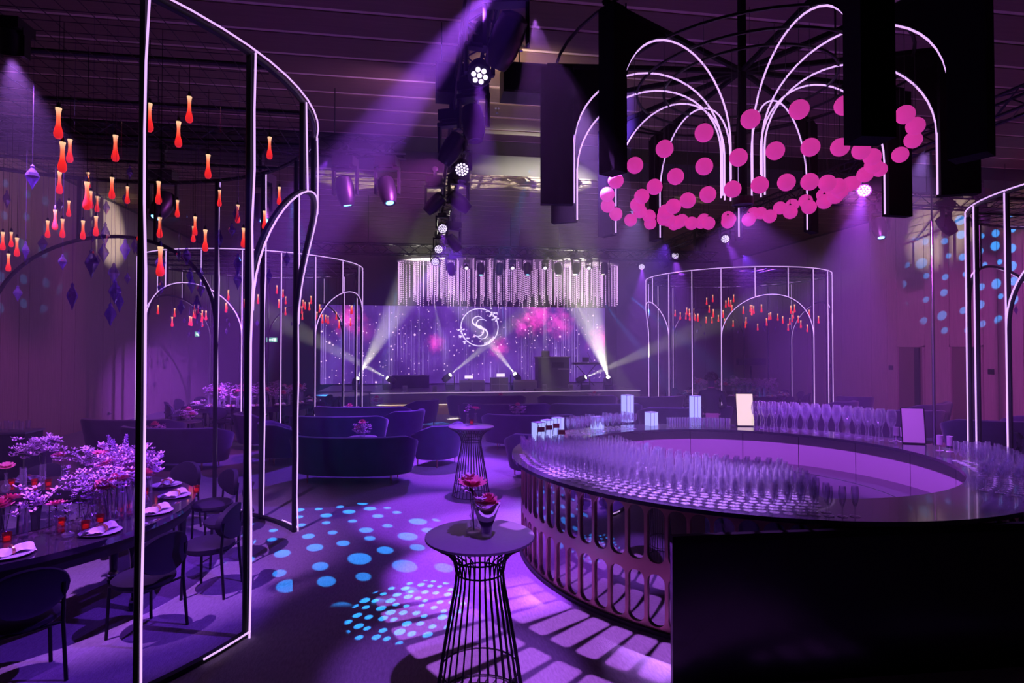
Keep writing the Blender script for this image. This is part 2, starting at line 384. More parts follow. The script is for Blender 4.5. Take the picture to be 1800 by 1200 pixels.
# small wall fittings
for i, (px, py) in enumerate(((1460, 643), (1566, 646), (1742, 653))):
    d = ray(px, py); t = (XR - .03) / d.x; p = Vector((0, 0, HC)) + d * t
    MBs = MB().box((0, 0, 0), (.03, .17, .15)).box((-.02, 0, .02), (.012, .1, .06))
    tag(MBs.build('wall_switch', M['dark'], None, p, False), ('square black wall panel beside the far pavilion', 'square black wall panel beside the door nearer the stage', 'square black wall panel right of both doors')[i], 'switch', 'black wall panels')
d = ray(190, 727); t = (XL + .03) / d.x; p = Vector((0, 0, HC)) + d * t
sc = MB(); sc.lathe([(.05, 0), (.05, .02), (.03, .05)], 10, (0, 0, 0), True, (1, 0, 0)); sc.box((.05, .05, 0), (.02, .14, .02))
tag(sc.build('wall_socket', M['chrome'], None, p), 'small metal fitting low on the left wall', 'socket')
# exit signs
def sign(name, p, rz, label):
    r = thing(name, label, 'sign', p, rz)
    MB().box((0, 0, 0), (.52, .06, .24)).build('sign_box', M['sconce'], r, smooth=False)
    MB().box((0, -.035, 0), (.48, .012, .2)).build('sign_face', lamp('exit_face', (.25, .75, .55), .8), r, smooth=False)
    g = MB(); g.box((.14, -.045, 0), (.1, .008, .15)); g.box((-.02, -.045, 0), (.12, .008, .03)); g.add([(-.08, -.045, -.05), (-.08, -.045, .05), (-.16, -.045, 0)], [(0, 1, 2)])
    g.ball((.06, -.045, .05), .022, 8, 5); g.box((.05, -.045, -.02), (.03, .008, .08), 0)
    g.build('sign_symbol', lamp('exit_symbol', (.9, 1, .92), 1.6), r)
d = ray(478, 597); t = (YB - .045) / d.y; sign('exit_sign', Vector((0, 0, HC)) + d * t, 0, 'lit green exit sign on the back wall')
d = ray(345, 587); t = (XL + .045) / d.x; sign('exit_sign', Vector((0, 0, HC)) + d * t, R(90), 'lit green exit sign on the left wall, seen nearly edge on')
# ------------------------------------------------------------------ haze in the hall
for (y0, y1, den, lb) in ((4.4, 17.2, .010, 'thin stage haze filling the hall'), (17.22, 28.3, .026, 'thicker stage haze hanging round the stage')):
    hm = bpy.data.materials.new('haze'); hm.use_nodes = True
    nt = hm.node_tree; nt.nodes.remove(nt.nodes['Principled BSDF'])
    vsn = N(nt, 'ShaderNodeVolumeScatter'); vsn.inputs['Density'].default_value = den; vsn.inputs['Color'].default_value = (1, 1, 1, 1); vsn.inputs['Anisotropy'].default_value = .0
    nt.links.new(vsn.outputs[0], nt.nodes['Material Output'].inputs['Volume'])
    tag(MB().box(((XL + XR) / 2, (y0 + y1) / 2, 3.48), (XR - XL - .3, y1 - y0, 6.9)).build('haze', hm, None, None, False), lb, 'haze', kind='stuff')
# ------------------------------------------------------------------ stage
SY = 21.9; SX0, SX1 = -3.9, 8.4; SH = .72
st = thing('stage', 'long low stage platform with a pale lit edge below the screen', 'stage', ((SX0 + SX1) / 2, SY, 0))
cx0 = (SX0 + SX1) / 2
for nm_, z_, h_, m_ in (('platform', SH / 2 - .02, SH - .04, M['sconce']), ('deck', SH - .02, .04, mat('stage_deck', (.25, .22, .28), .35))):
    e_ = .02 if nm_ == 'deck' else 0
    mb = MB(); f0, f1 = -1.85 - cx0, SX1 - cx0
    mb.box(((f0 + f1) / 2, .55 - e_, z_), (f1 - f0 + 2 * e_, 1.1, h_)); mb.build(nm_, m_, st, smooth=False)
    MB().box((0, 3.6, z_), (SX1 - SX0, 5.0, h_)).build(nm_, m_, st, smooth=False)
MB().box(((f0 + f1) / 2, -.035, SH - .012), (f1 - f0, .02, .03)).build('edge_light', lamp('edge_light', (.9, .6, 1), .55), st, smooth=False)
riser = thing('round_riser', 'round dark riser beside the left end of the stage', 'riser', (-2.84, SY + .02, 0))
MB().lathe([(.0, 0), (.95, 0), (.95, .62), (.93, .66), (0, .66)], 32).build('drum', M['velvet'], riser)
MB().lathe([(.0, .665), (.93, .665), (.93, .69), (0, .69)], 32).build('top', mat('riser_top', (.6, .55, .6), .4), riser)
sp_ = thing('stage_step', 'wide shimmering gold step in front of the stage', 'step', (cx0 - 1.2, SY - .55, 0))
MB().box((0, 0, .19), (5.2, .9, .36)).build('step_body', mat('gold_sequins', (.8, .55, .25), .25, metal=.9, noise=.5, scale=90, bump=.8, bscale=120), sp_, smooth=False)
MB().box((0, -.46, .37), (5.24, .04, .02)).build('step_edge', lamp('step_light', (1, .8, .6), 1.2), sp_, smooth=False)
# LED screen
QX0, QX1, QY, QZ0, QZ1 = -4.4, 8.5, 26.6, .78, 4.25
def onscreen(px, py):
    d = ray(px, py); p = Vector((0, 0, HC)) + d * (QY / d.y); return p.x, p.z
sm = bpy.data.materials.new('led_screen_image'); sm.use_nodes = True; nt = sm.node_tree; b = nt.nodes['Principled BSDF']
b.inputs['Base Color'].default_value = (.01, .01, .01, 1); b.inputs['Roughness'].default_value = .5
geo = N(nt, 'ShaderNodeTexCoord'); sep = N(nt, 'ShaderNodeSeparateXYZ'); nt.links.new(geo.outputs['Object'], sep.inputs[0]); X, Z = sep.outputs[0], sep.outputs[2]
def addc(a, f, col):
    m_ = N(nt, 'ShaderNodeMix', data_type='RGBA', blend_type='ADD'); m_.inputs['B'].default_value = (*col, 1); nt.links.new(f, m_.inputs['Factor'])
    if isinstance(a, tuple): m_.inputs['A'].default_value = (*a, 1)
    else: nt.links.new(a, m_.inputs['A'])
    return m_.outputs['Result']
nz = N(nt, 'ShaderNodeTexNoise'); nz.inputs['Scale'].default_value = .55; nz.inputs['Detail'].default_value = 5; nt.links.new(geo.outputs['Object'], nz.inputs['Vector'])
r1 = N(nt, 'ShaderNodeMapRange'); r1.inputs[1].default_value = .38; r1.inputs[2].default_value = .72; nt.links.new(nz.outputs[0], r1.inputs[0])
img = addc((.045, .012, .16), r1.outputs[0], (.10, .03, .26))
nz2 = N(nt, 'ShaderNodeTexNoise'); nz2.inputs['Scale'].default_value = 2.6; nz2.inputs['Detail'].default_value = 8; nz2.inputs['Roughness'].default_value = .65; nt.links.new(geo.outputs['Object'], nz2.inputs['Vector'])
for (px, py, rad, s_, c) in ((945, 583, .95, 1.0, (.95, .05, .42)), (985, 595, .8, .8, (.9, .06, .45)), (1060, 625, .85, .8, (.9, .04, .32)), (765, 632, .5, .9, (.9, .05, .4)), (878, 640, .6, .8, (.9, .06, .4)), (612, 590, .8, .9, (.9, .05, .35)), (920, 600, .6, .8, (.85, .06, .5)), (640, 610, .6, .4, (.6, .04, .2))):
    bx_, bz_ = onscreen(px, py)
    dx = mth(nt, 'SUBTRACT', X, bx_); dz = mth(nt, 'SUBTRACT', Z, bz_)
    d = mth(nt, 'DIVIDE', mth(nt, 'SQRT', mth(nt, 'ADD', mth(nt, 'MULTIPLY', dx, dx), mth(nt, 'MULTIPLY', dz, dz))), rad)
    e = mth(nt, 'SUBTRACT', mth(nt, 'MULTIPLY_ADD', nz2.outputs[0], 1.9, .15), d); e.node.use_clamp = True
    img = addc(img, mth(nt, 'MULTIPLY', mth(nt, 'MULTIPLY', e, e), s_), c)
# falling strings of light
wv = N(nt, 'ShaderNodeTexNoise', noise_dimensions='1D'); wv.inputs['Scale'].default_value = 26; nt.links.new(X, wv.inputs['W'])
env = N(nt, 'ShaderNodeTexNoise', noise_dimensions='2D'); env.inputs['Scale'].default_value = 1.1; mp = N(nt, 'ShaderNodeMapping'); mp.inputs['Scale'].default_value = (1, 1, .3)
cb = N(nt, 'ShaderNodeCombineXYZ'); nt.links.new(X, cb.inputs[0]); nt.links.new(mth(nt, 'MULTIPLY', Z, .35), cb.inputs[1]); nt.links.new(cb.outputs[0], env.inputs['Vector'])
ln = mth(nt, 'MULTIPLY', mth(nt, 'SUBTRACT', wv.outputs[0], .55), 6.0); ln.node.use_clamp = True
en = mth(nt, 'MULTIPLY', mth(nt, 'SUBTRACT', env.outputs[0], .46), 5.0); en.node.use_clamp = True
img = addc(img, mth(nt, 'MULTIPLY', mth(nt, 'MULTIPLY', ln, en), .75), (.55, .38, .85))
for sc_, th_, st_ in ((3.0, .17, 1.0), (7, .24, .9), (1.2, .10, 1.3)):
    vo = N(nt, 'ShaderNodeTexVoronoi', voronoi_dimensions='3D'); vo.inputs['Scale'].default_value = sc_; nt.links.new(geo.outputs['Object'], vo.inputs['Vector'])
    cr = N(nt, 'ShaderNodeSeparateColor'); nt.links.new(vo.outputs['Color'], cr.inputs[0])
    s1 = mth(nt, 'MULTIPLY', mth(nt, 'SUBTRACT', mth(nt, 'MULTIPLY', cr.outputs[0], th_), vo.outputs['Distance']), 22.0); s1.node.use_clamp = True
    img = addc(img, mth(nt, 'MULTIPLY', s1, st_), (1.0, .62, .85))
nt.links.new(img, b.inputs['Emission Color']); b.inputs['Emission Strength'].default_value = 1.4
scr = thing('led_screen', 'wide stage video wall showing a pink and violet starry sky', 'screen', (0, QY, SH + .002))
MB().box(((QX0 + QX1) / 2, .06, (QZ0 + QZ1) / 2 - SH), (QX1 - QX0, .1, QZ1 - QZ0)).build('display', sm, scr, smooth=False)
MB().box(((QX0 + QX1) / 2, .16, (QZ0 + QZ1) / 2 - SH), (QX1 - QX0 + .1, .1, QZ1 - QZ0 + .1)).build('back_frame', M['dark'], scr, smooth=False)
# monogram on the screen: ring, doubled S, sprigs, small lettering
LG = lamp('logo_light', (.80, .66, 1.0), 1.6)
lx, lz = onscreen(843, 575); lz -= SH; rx = 32 / F * 27.3
lg = MB(); lg.tube([(lx + rx * math.cos(a), -.005, lz + rx * math.sin(a)) for a in [2 * PI * k / 48 for k in range(48)]], .022, 5, True)
lg.build('logo_ring', LG, scr)
def ess(ox, oz, s, w):
    pts = []
    for k in range(25):
        t = k / 24; a = R(40) + t * R(230)
        pts.append((ox + s * .5 * math.cos(a), -.008, oz + s * .45 + s * .42 * math.sin(a)))
    for k in range(1, 25):
        t = k / 24; a = R(90) - t * R(230)
        pts.append((ox + s * .5 * math.cos(a), -.008, oz - s * .45 + s * .48 * math.sin(a)))
    return pts, [w * (.5 + .9 * math.sin(PI * k / (len(pts) - 1)) ** 2) for k in range(len(pts))]
for ox, oz, s in ((lx - .07, lz + .05, .50), (lx + .11, lz - .07, .50)):
    pts, rr = ess(ox, oz, s, .03); MB().tube(pts, .02, 5, rr=rr).build('logo_letter', LG, scr)
sg = MB()
for a0, n in ((R(215), 6), (R(45), 4)):
    for k in range(n):
        a = a0 + (k - n / 2) * R(9); cxx, czz = lx + rx * math.cos(a), lz + rx * math.sin(a)
        for q in range(4):
            an = q * PI / 2 + k; sg.ball((cxx + .09 * math.cos(an) * (1 + k % 2), -.01, czz + .09 * math.sin(an) * (1 + k % 2)), .05, 6, 4, (1, .3, .6))
sg.build('logo_sprig', LG, scr)
lt = MB()
for k in range(7):
    a = R(-72 + k * 6); lt.box((lx + rx * .93 * math.cos(a), -.01, lz + rx * .93 * math.sin(a)), (.05, .01, .07 if k % 3 else .1))
lt.build('logo_lettering', LG, scr)
# ------------------------------------------------------------------ neon pavilions
PH, PRAD, SPR, RISE = 4.79, 3.0, 2.66, 1.32
def ringpt(a, z, r=PRAD): return (r * math.cos(R(a)), r * math.sin(R(a)), z)
def wob(path, s=.012):
    return [Vector(p) + Vector((random.uniform(-s, s), random.uniform(-s, s), 0)) for p in path]
def pavilion(name, c, rot, label, near):
    r = thing(name, label, 'pavilion', c, 0, 'round neon pavilions')
    nt_ = .0085 if near else .012; npst = 6 if near else 5; OUT = PRAD + .045
    n = 72
    MB().tube([ringpt(360 * k / n, PH) for k in range(n)], .028, 6, True).build('ring_beam', M['blackmetal'], r)
    MB().tube([ringpt(360 * k / n, PH + .03, OUT) for k in range(n)], nt_, npst, True).build('neon_ring', M['neon'], r)
    def post(a, z0, z1, lit=True):
        o = MB().tube([ringpt(a, z0), ringpt(a, z1)], .03, 6).build('post', M['blackmetal'], r)
        m = max(2, int((z1 - z0) / .45))
        pth = wob([ringpt(a, z0 + (z1 - z0) * k / m, OUT) for k in range(m + 1)]) if near else [ringpt(a, z0, OUT), ringpt(a, z1, OUT)]
        if lit: MB().tube(pth, nt_, npst).build('neon_tube', M['neon'], o)
        return o
    for q in range(4):
        ac = rot + 90 * q                      # arch centre
        a0, a1 = ac - 27.8, ac + 27.8
        post(a0, 0, PH); post(a1, 0, PH)
        post(ac + 45, 0, PH)
        pts = []; pn = []
        for k in range(29):
            aa = ac - 27.8 * math.cos(PI * k / 28)
            z = SPR + RISE * math.sin(PI * k / 28); pts.append(ringpt(aa, z)); pn.append(ringpt(aa, z, OUT))
        o = MB().tube(pts, .028, 6).build('arch', M['blackmetal'], r)
        MB().tube(pn, nt_, npst).build('neon_tube', M['neon'], o)
        for da in (-9.5, 9.5):
            z = SPR + RISE * math.sqrt(1 - (da / 27.8) ** 2); post(ac + da, z, PH)
        for b0, b1, lit in ((a1, ac + 45, True), (ac + 45, a1 + 34.4, False)):
            pp = [ringpt(b0 + (b1 - b0) * k / 6, .03) for k in range(7)]
            o = MB().tube(pp, .03, 6).build('floor_rail', M['blackmetal'], r)
            MB().tube([ringpt(b0 + (b1 - b0) * (k if lit else 6 - k) / 6, .05, OUT) for k in range(4)], nt_, npst).build('neon_tube', M['neon'], o)
    # black wire mesh stretched across the ring, with carrier pipes
    g = MB(); step = .16 if near else .3; k = -PRAD + step
    while k < PRAD:
        h = math.sqrt(max(PRAD ** 2 - k * k, 0)) - .03
        if h > .1:
            g.tube([(k, -h, PH - .03), (k, h, PH - .03)], .0035 if near else .008, 3); g.tube([(-h, k, PH - .03), (h, k, PH - .03)], .0035 if near else .008, 3)
        k += step
    tag(g.build('wire_mesh', M['wire'], r), kind='stuff')
    for k in (-2, -1, 0, 1, 2):
        h = math.sqrt(PRAD ** 2 - k * k) - .02
        MB().tube([(-h, k, PH), (h, k, PH)], .024, 6).build('carrier_pipe', M['blackmetal'], r)
    return r
PAV = [('near_left', W(-5.07, 5.6), 12.8 - YAW, 'tall round neon-lined pavilion over the near flower table', True),
       ('far_left', W(-7.6, 17.5), -101 - YAW, 'round neon-lined pavilion far back beside the left end of the stage', False),
       ('far_right', W(7.85, 20.7), -90 - YAW, 'round neon-lined pavilion far back right of the stage', False),
       ('near_right', W(10.75, 8.9), 203 - YAW, 'neon-lined pavilion cut by the right edge of the picture', False)]
for nm, c, rot, lb, nr in PAV: pavilion('neon_pavilion', c, rot, lb, nr)
# red glass teardrop lamps, glowing from peach at the neck to red at the bulb
pm = bpy.data.materials.new('teardrop_glow'); pm.use_nodes = True; nt = pm.node_tree; b = nt.nodes['Principled BSDF']
tc = N(nt, 'ShaderNodeTexCoord'); sp2 = N(nt, 'ShaderNodeSeparateXYZ'); nt.links.new(tc.outputs['Object'], sp2.inputs[0])
mr = N(nt, 'ShaderNodeMapRange'); mr.inputs[1].default_value = -.22; mr.inputs[2].default_value = .0; nt.links.new(sp2.outputs[2], mr.inputs[0])
cr = N(nt, 'ShaderNodeValToRGB'); e = cr.color_ramp.elements; e[0].position = 0; e[0].color = (.55, .012, .02, 1); e[1].position = 1; e[1].color = (1, .62, .36, 1)
x1 = cr.color_ramp.elements.new(.35); x1.color = (.9, .02, .02, 1); x2 = cr.color_ramp.elements.new(.7); x2.color = (1, .16, .08, 1)
nt.links.new(mr.outputs[0], cr.inputs[0]); nt.links.new(cr.outputs[0], b.inputs['Emission Color']); b.inputs['Emission Strength'].default_value = 1.15
b.inputs['Base Color'].default_value = (.5, .05, .05, 1); b.inputs['Roughness'].default_value = .2; pm.cycles.emission_sampling = 'NONE'
def teardrop(n):
    return MB().lathe([(.0001, -.222), (.017, -.22), (.027, -.205), (.0295, -.185), (.024, -.155), (.015, -.12), (.0125, -.07), (.0145, -.03), (.020, -.004), (.020, 0), (.0001, .001)], n).mesh('glass_drop', pm)
DROP, DROPF = teardrop(12), teardrop(7)
CAPM = MB().lathe([(.012, -.005), (.012, .03), (.004, .045)], 8).mesh('cap', M['wire'])
def cordmesh(n=3, r=.0022): return MB().tube([(0, 0, 0), (0, 0, 1)], r, n).mesh('cord', M['wire'])
CORD, CORDF = cordmesh(), cordmesh(3, .003)
def pendant(p, near, label, group, s=1.0):
    t = thing('pendant_lamp', label, 'lamp', p, 0, group)
    put('glass_drop', DROP if near else DROPF, t).scale = (s, s, s)
    if near: put('cap', CAPM, t)
    o = put('cord', CORD if near else CORDF, t, (0, 0, .02)); o.scale = (1, 1, PH - .05 - p[2])
def crystalmesh(n, seed):
    rnd = random.Random(seed); w = rnd.uniform(.03, .045); h = rnd.uniform(.07, .10)
    return MB().lathe([(.0005, -h), (w * .35, -h * .6), (w * .9, -h * .12), (w, .0), (w * .8, h * .25), (w * .28, h * .62), (w * .34, h * .75), (.0005, h * .95)], n).mesh('crystal_drop', M['crystal'], False)
CRY = [crystalmesh(6, k) for k in range(5)]; THREAD = MB().tube([(0, 0, 0), (0, 0, 1)], .0012, 3).mesh('thread', M['crystal'])
def crystal(p, label, group, k, s=1.0):
    t = thing('crystal_pendant', label, 'crystal', p, random.uniform(0, 3), group)
    put('crystal_drop', CRY[k % 5], t).scale = (s, s, s)
    o = put('thread', THREAD, t, (0, 0, .08)); o.scale = (1, 1, PH - .1 - p[2])
# near pavilion: lamps seen at these columns and rows (neck of each lamp) with their apparent length
near_l = [(103, 190, 54), (333, 170, 46), (314, 214, 45), (203, 238, 46), (123, 245, 41), (110, 250, 53), (366, 272, 42), (474, 241, 39), (263, 182, 50), (105, 301, 40), (153, 320, 49),
          (160, 336, 31), (171, 345, 27), (197, 312, 38), (279, 319, 40), (121, 353, 28), (97, 369, 28), (84, 388, 30), (146, 388, 33), (169, 380, 35), (224, 328, 30), (312, 352, 30), (281, 382, 36), (343, 381, 33),
          (386, 334, 29), (418, 360, 32), (465, 371, 32), (491, 329, 31), (5, 408, 32), (30, 418, 33), (15, 446, 31), (361, 404, 38), (428, 401, 34), (246, 391, 34), (155, 303, 20), (110, 385, 33), (340, 398, 28), (282, 434, 52), (20, 408, 20)]
c0 = PAV[0][1]
LBL = 'red glowing teardrop lamp in the near left pavilion'
for (px, py, ln) in near_l:
    z = .222 * F / ln; p = PZ(px, py, max(3.6, min(z, 8.2)))
    d = Vector((p.x - c0.x, p.y - c0.y))
    s = 1.0
    if d.length > 2.8:
        # keep it hung from the mesh inside the ring: slide along the line of sight
        best = min((PZ(px, py, zz) for zz in [3.4 + .1 * i for i in range(50)]), key=lambda q: abs(q.z - 3.55) * .1 + max(0, Vector((q.x - c0.x, q.y - c0.y)).length - 2.8))
        p = best; s = ln * (p - Vector((0, 0, HC))).length / F / .222 * .98
    pendant(p, True, LBL + (', left of the near post' if px < 240 else ', between the near posts' if px < 440 else ', right of both near posts'), 'teardrop lamps in the near left pavilion', min(max(s, .7), 1.4))
cr_px = [(57, 310), (12, 350), (105, 360), (228, 303), (187, 365), (222, 350), (185, 412), (163, 412), (220, 438), (110, 460), (182, 444), (236, 432), (245, 440), (161, 462), (171, 458), (200, 480), (127, 520), (202, 512), (210, 530),
         (224, 489), (194, 552), (45, 440), (75, 428), (46, 457), (31, 515), (282, 462), (314, 448), (328, 450), (334, 485), (353, 480), (337, 500), (418, 464), (418, 492), (473, 485), (514, 482), (504, 455), (386, 420), (408, 404), (416, 376), (283, 505), (318, 540), (346, 540), (353, 508)]
for i, (px, py) in enumerate(cr_px):
    best = None
    for k in range(60):
        q = PZ(px, py, random.uniform(3.8, 8.2))
        if Vector((q.x - c0.x, q.y - c0.y)).length < 2.75: best = q; break
    if best is None: continue
    crystal(best, 'violet glass crystal drop hanging below the lamps of the near left pavilion', 'crystal drops in the near left pavilion', i, random.uniform(.9, 1.35))
# the other pavilions: lamps spread on the mesh in a rising and falling cloud
for pi, n_l, n_c in ((1, 52, 20), (2, 52, 20), (3, 18, 8)):
    c = PAV[pi][1]; rnd = random.Random(pi * 11)
    nm = ('', 'far left', 'far right', 'right edge')[pi]
    for k in range(n_l):
        a = rnd.uniform(0, 2 * PI); rr = 2.75 * math.sqrt(rnd.uniform(.02, 1)); x, y_ = rr * math.cos(a), rr * math.sin(a)
        z = 3.55 + .28 * math.sin(x * 1.4 + pi) + rnd.uniform(-.18, .35) + .12 * math.cos(y_ * 1.2)
        pendant((c.x + x, c.y + y_, z), False, 'small red glowing teardrop lamp in the %s pavilion' % nm, 'teardrop lamps in the %s pavilion' % nm, 1.15)
    for k in range(n_c):
        a = rnd.uniform(0, 2 * PI); rr = 2.6 * math.sqrt(rnd.uniform(.02, 1))
        crystal((c.x + rr * math.cos(a), c.y + rr * math.sin(a), rnd.uniform(2.75, 3.2)), 'small glass crystal drop hanging in the %s pavilion' % nm, 'crystal drops in the %s pavilion' % nm, k)
# ------------------------------------------------------------------ round bar
BH = 1.10; RB = 2.62; RI = 2.10
bar = thing('round_bar', 'large round cocktail bar with mirrored slotted front and dark counter', 'bar', BAR)
def sector(mb, r0, r1, z0, z1, a0, a1, n):
    full = abs(a1 - a0) >= 359.9; m = n if full else n + 1; pts = []; fs = []
    for k in range(m):
        a = R(a0 + (a1 - a0) * k / n); c, s = math.cos(a), math.sin(a)
        pts += [(r0 * c, r0 * s, z0), (r1 * c, r1 * s, z0), (r1 * c, r1 * s, z1), (r0 * c, r0 * s, z1)]
    for k in range(n):
        i, j = k * 4, ((k + 1) % m) * 4
        fs += [(i, j, j + 1, i + 1), (i + 1, j + 1, j + 2, i + 2), (i + 2, j + 2, j + 3, i + 3), (i + 3, j + 3, j, i)]
    if not full: fs += [(0, 1, 2, 3), tuple(m * 4 - 4 + q for q in (3, 2, 1, 0))]
    return mb.add(pts, fs)
sector(MB(), RI, BR, BH - .035, BH, 0, 360, 120).build('counter', M['counter'], bar)
# the wide glass-filled part of the counter on the camera's left, from straight ahead to the far left
SA0, SA1 = 172 - YAW, 266 - YAW
sector(MB(), 1.42, RI, BH - .035, BH, SA0, SA1, 40).build('service_counter', M['counter'], bar)
sector(MB(), RB - .06, RB, .02, BH - .04, 0, 360, 120).build('mirror_front', M['mirror'], bar)
sector(MB(), RB - .02, RB + .05, 0, .035, 0, 360, 120).build('plinth', M['dark'], bar)
inner = M['inner']
nI = 18
for k in range(nI):                                   # lining panels with open joints
    sector(MB(), RI + .14, RI + .16, .62, BH - .04, 360 / nI * k + .12, 360 / nI * (k + 1) - .12, 6).build('inner_panel', inner, bar)
sector(MB(), RI + .165, RI + .18, .0, BH - .04, 0, 360, 72).build('inner_backing', M['dark'], bar)
MB().lathe([(0, .60), (RI + .15, .60), (RI + .15, .63), (0, .63)], 72).build('work_deck', M['counter'], bar)
sector(MB(), 1.7, 1.706, .632, .636, -80, 60, 30).build('deck_seam', M['chrome'], bar)
# bronze lattice: two rows of rounded slots
PITCHA = 360 / 92.0
def slot_panel(ncol):
    mb = MB(); rows = ((.035, .53, True, True), (.53, BH - .04, True, False)); RF = RB + .022
    for ci in range(ncol):
        for (z0, z1, rb_, rt) in rows:
            w = R(PITCHA) * RF; hw = w / 2; iw = hw - .014; zb = z0 + (.02 if z0 < .1 else .045); zt = z1 - (.045 if z0 < .1 else .03); zc = (z0 + z1) / 2
            inn = []
            rad = iw * .9; na = 4
            for (cxs, czs, aa) in ((1, -1, -90), (1, 1, 0), (-1, 1, 90), (-1, -1, 180)):
                for q in range(na + 1):
                    a = R(aa + 90 * q / na)
                    inn.append((cxs * (iw - rad) + rad * math.cos(a), (zb + rad if czs < 0 else zt - rad) + rad * math.sin(a)))
            out = []
            for i_, (x, z) in enumerate(inn):
                q = i_ // (na + 1); j = i_ % (na + 1)
                if q == 0: o = (hw * 2 * min(j, 2) / 4, z0) if j < 2 else (hw, z0 if j == 2 else z)
                elif q == 1: o = (hw, z) if j < 2 else (hw if j == 2 else hw * (4 - j) / 2 * .5, z1)
                elif q == 2: o = (-hw * min(j, 2) / 2 * .5 if j < 2 else -hw, z1 if j <= 2 else z)
                else: o = (-hw, z) if j < 2 else (-hw if j == 2 else -hw * (4 - j) / 2 * .5, z0)
                out.append(o)
            L = len(inn); th0 = R(PITCHA) * (ci + .5)
            def cyl(x, z, r): a = th0 + x / RF; return (r * math.cos(a), r * math.sin(a), z)
            pts = [cyl(x, z, RF) for x, z in inn] + [cyl(x, z, RF) for x, z in out] + [cyl(x, z, RB + .004) for x, z in inn]
            fs = []
            for i_ in range(L):
                j = (i_ + 1) % L; fs.append((i_, j, L + j, L + i_)); fs.append((j, i_, 2 * L + i_, 2 * L + j))
            mb.add(pts, fs)
    return mb.mesh('lattice_panel', M['bronze'], True)
LP = slot_panel(4)
for k in range(23): put('lattice_panel', LP, bar, (0, 0, 0), (0, 0, R(4 * PITCHA * k)))
# glossy black board standing in front of the bar, nearest the camera
q0 = P(1176, 935, 1.06); q1 = P(1815, 912, 1.06); q1 = q0 + (q1 - q0) * 1.35
bd = thing('black_screen_panel', 'tall glossy black board standing in front of the bar', 'board', ((q0.x + q1.x) / 2, (q0.y + q1.y) / 2, 0), math.atan2(q1.y - q0.y, q1.x - q0.x))
ln_ = (q1 - q0).xy.length
MB().box((0, -.04, .5), (ln_, .04, 1.0)).build('face', M['glossblack'], bd, smooth=False)
MB().box((0, -.04, 1.025), (ln_, .05, .05)).build('top_rail', M['flat'], bd, smooth=False)
MB().box((0, -.04, .0125), (ln_, .05, .025)).build('kick_rail', M['flat'], bd, smooth=False)
# ------------------------------------------------------------------ glasses on the bar
def flute(h=.225):
    return [(.0005, .003), (.037, .002), (.037, .005), (.006, .012), (.004, .03), (.004, .065), (.012, .08), (.024, .12), (.028, .17), (.024, h), (.0225, h), (.0262, .17), (.022, .12), (.010, .083), (.0005, .078)]
FL = MB().lathe(flute(), 10, cap=False).mesh('champagne_glass', M['glass'])
goblet = [(.0005, .002), (.030, .002), (.034, .02), (.022, .06), (.016, .11), (.024, .16), (.048, .22), (.060, .28), (.056, .33), (.040, .375), (.037, .375), (.053, .33), (.057, .28), (.045, .22), (.0005, .165)]
GB = MB().lathe([(a_ * 1.12, b_ * 1.15) for a_, b_ in goblet], 14, cap=False).mesh('goblet', M['glass'])
tumb = [(.0005, .004), (.030, .002), (.034, .15), (.032, .15), (.028, .012), (.0005, .012)]
TB = MB().lathe(tumb, 10, cap=False).mesh('tumbler', M['glass'])
wineg = [(.0005, .002), (.038, .002), (.036, .006), (.006, .014), (.0045, .10), (.02, .115), (.040, .15), (.044, .19), (.036, .24), (.0345, .24), (.042, .19), (.037, .15), (.0005, .12)]
WG = MB().lathe(wineg, 10, cap=False).mesh('wine_glass', M['glass'])
rnd = random.Random(3)
def polar(r, a_cam, h=BH):
    a = R(a_cam - YAW); return (BAR.x + r * math.cos(a), BAR.y + r * math.sin(a), h)
FLS = []
r_ = 1.50
while r_ < 2.70:
    st_ = math.degrees(.094 / r_); a = 181.0 + rnd.uniform(0, st_)
    while a < 262.5 + (3.5 if r_ > 2.55 else 0):
        p = polar(r_ + rnd.uniform(-.006, .006), a)
        FLS.append((p, r_)); a += st_
    r_ += .094
FLS.sort(key=lambda q: (Vector(q[0]) - Vector((0, 0, HC))).length)
for p, r_ in FLS[:215]:
    tag(put('champagne_glass', FL, None, p, (0, 0, rnd.uniform(0, 6))), 'empty champagne flute in the packed rows on the left of the bar', 'glass', 'champagne flutes packed on the bar')
fm = MB()
for p, r_ in FLS[215:]: fm.lathe([(a_, b_ + p[2]) for a_, b_ in flute()], 7, (p[0], p[1], 0), cap=False)
tag(fm.build('champagne_glass_crowd', M['glass'], None), 'packed champagne flutes at the back of the rows on the bar', 'glass', kind='stuff')
for i in range(13):                                   # goblets along the far counter
    a = 64 - i * 3.5
    tag(put('goblet', GB, None, polar(2.30, a), (0, 0, i)), 'tall balloon goblet in the front row along the far counter', 'glass', 'goblets along the far counter')
    tag(put('goblet', GB, None, polar(2.47, a - 1.8), (0, 0, i)), 'tall balloon goblet in the back row along the far counter', 'glass', 'goblets behind the front row')
for i in range(9):
    for j in range(4):
        a = -12 - i * 2.6; p = polar(2.22 + j * .11 + rnd.uniform(-.01, .01), a + rnd.uniform(-.4, .4))
        tag(put('champagne_glass', FL, None, p), 'empty flute among the crowd at the right end of the bar', 'glass', 'flutes at the right end of the bar')
for i in range(8):
    for j in range(4):
        a = -36 - i * 2.4; p = polar(2.30 + j * .11, a + rnd.uniform(-.3, .3))
        tag(put('wine_glass', WG, None, p), 'round bowled wine glass at the near right end of the bar', 'glass', 'wine glasses at the near right end of the bar')
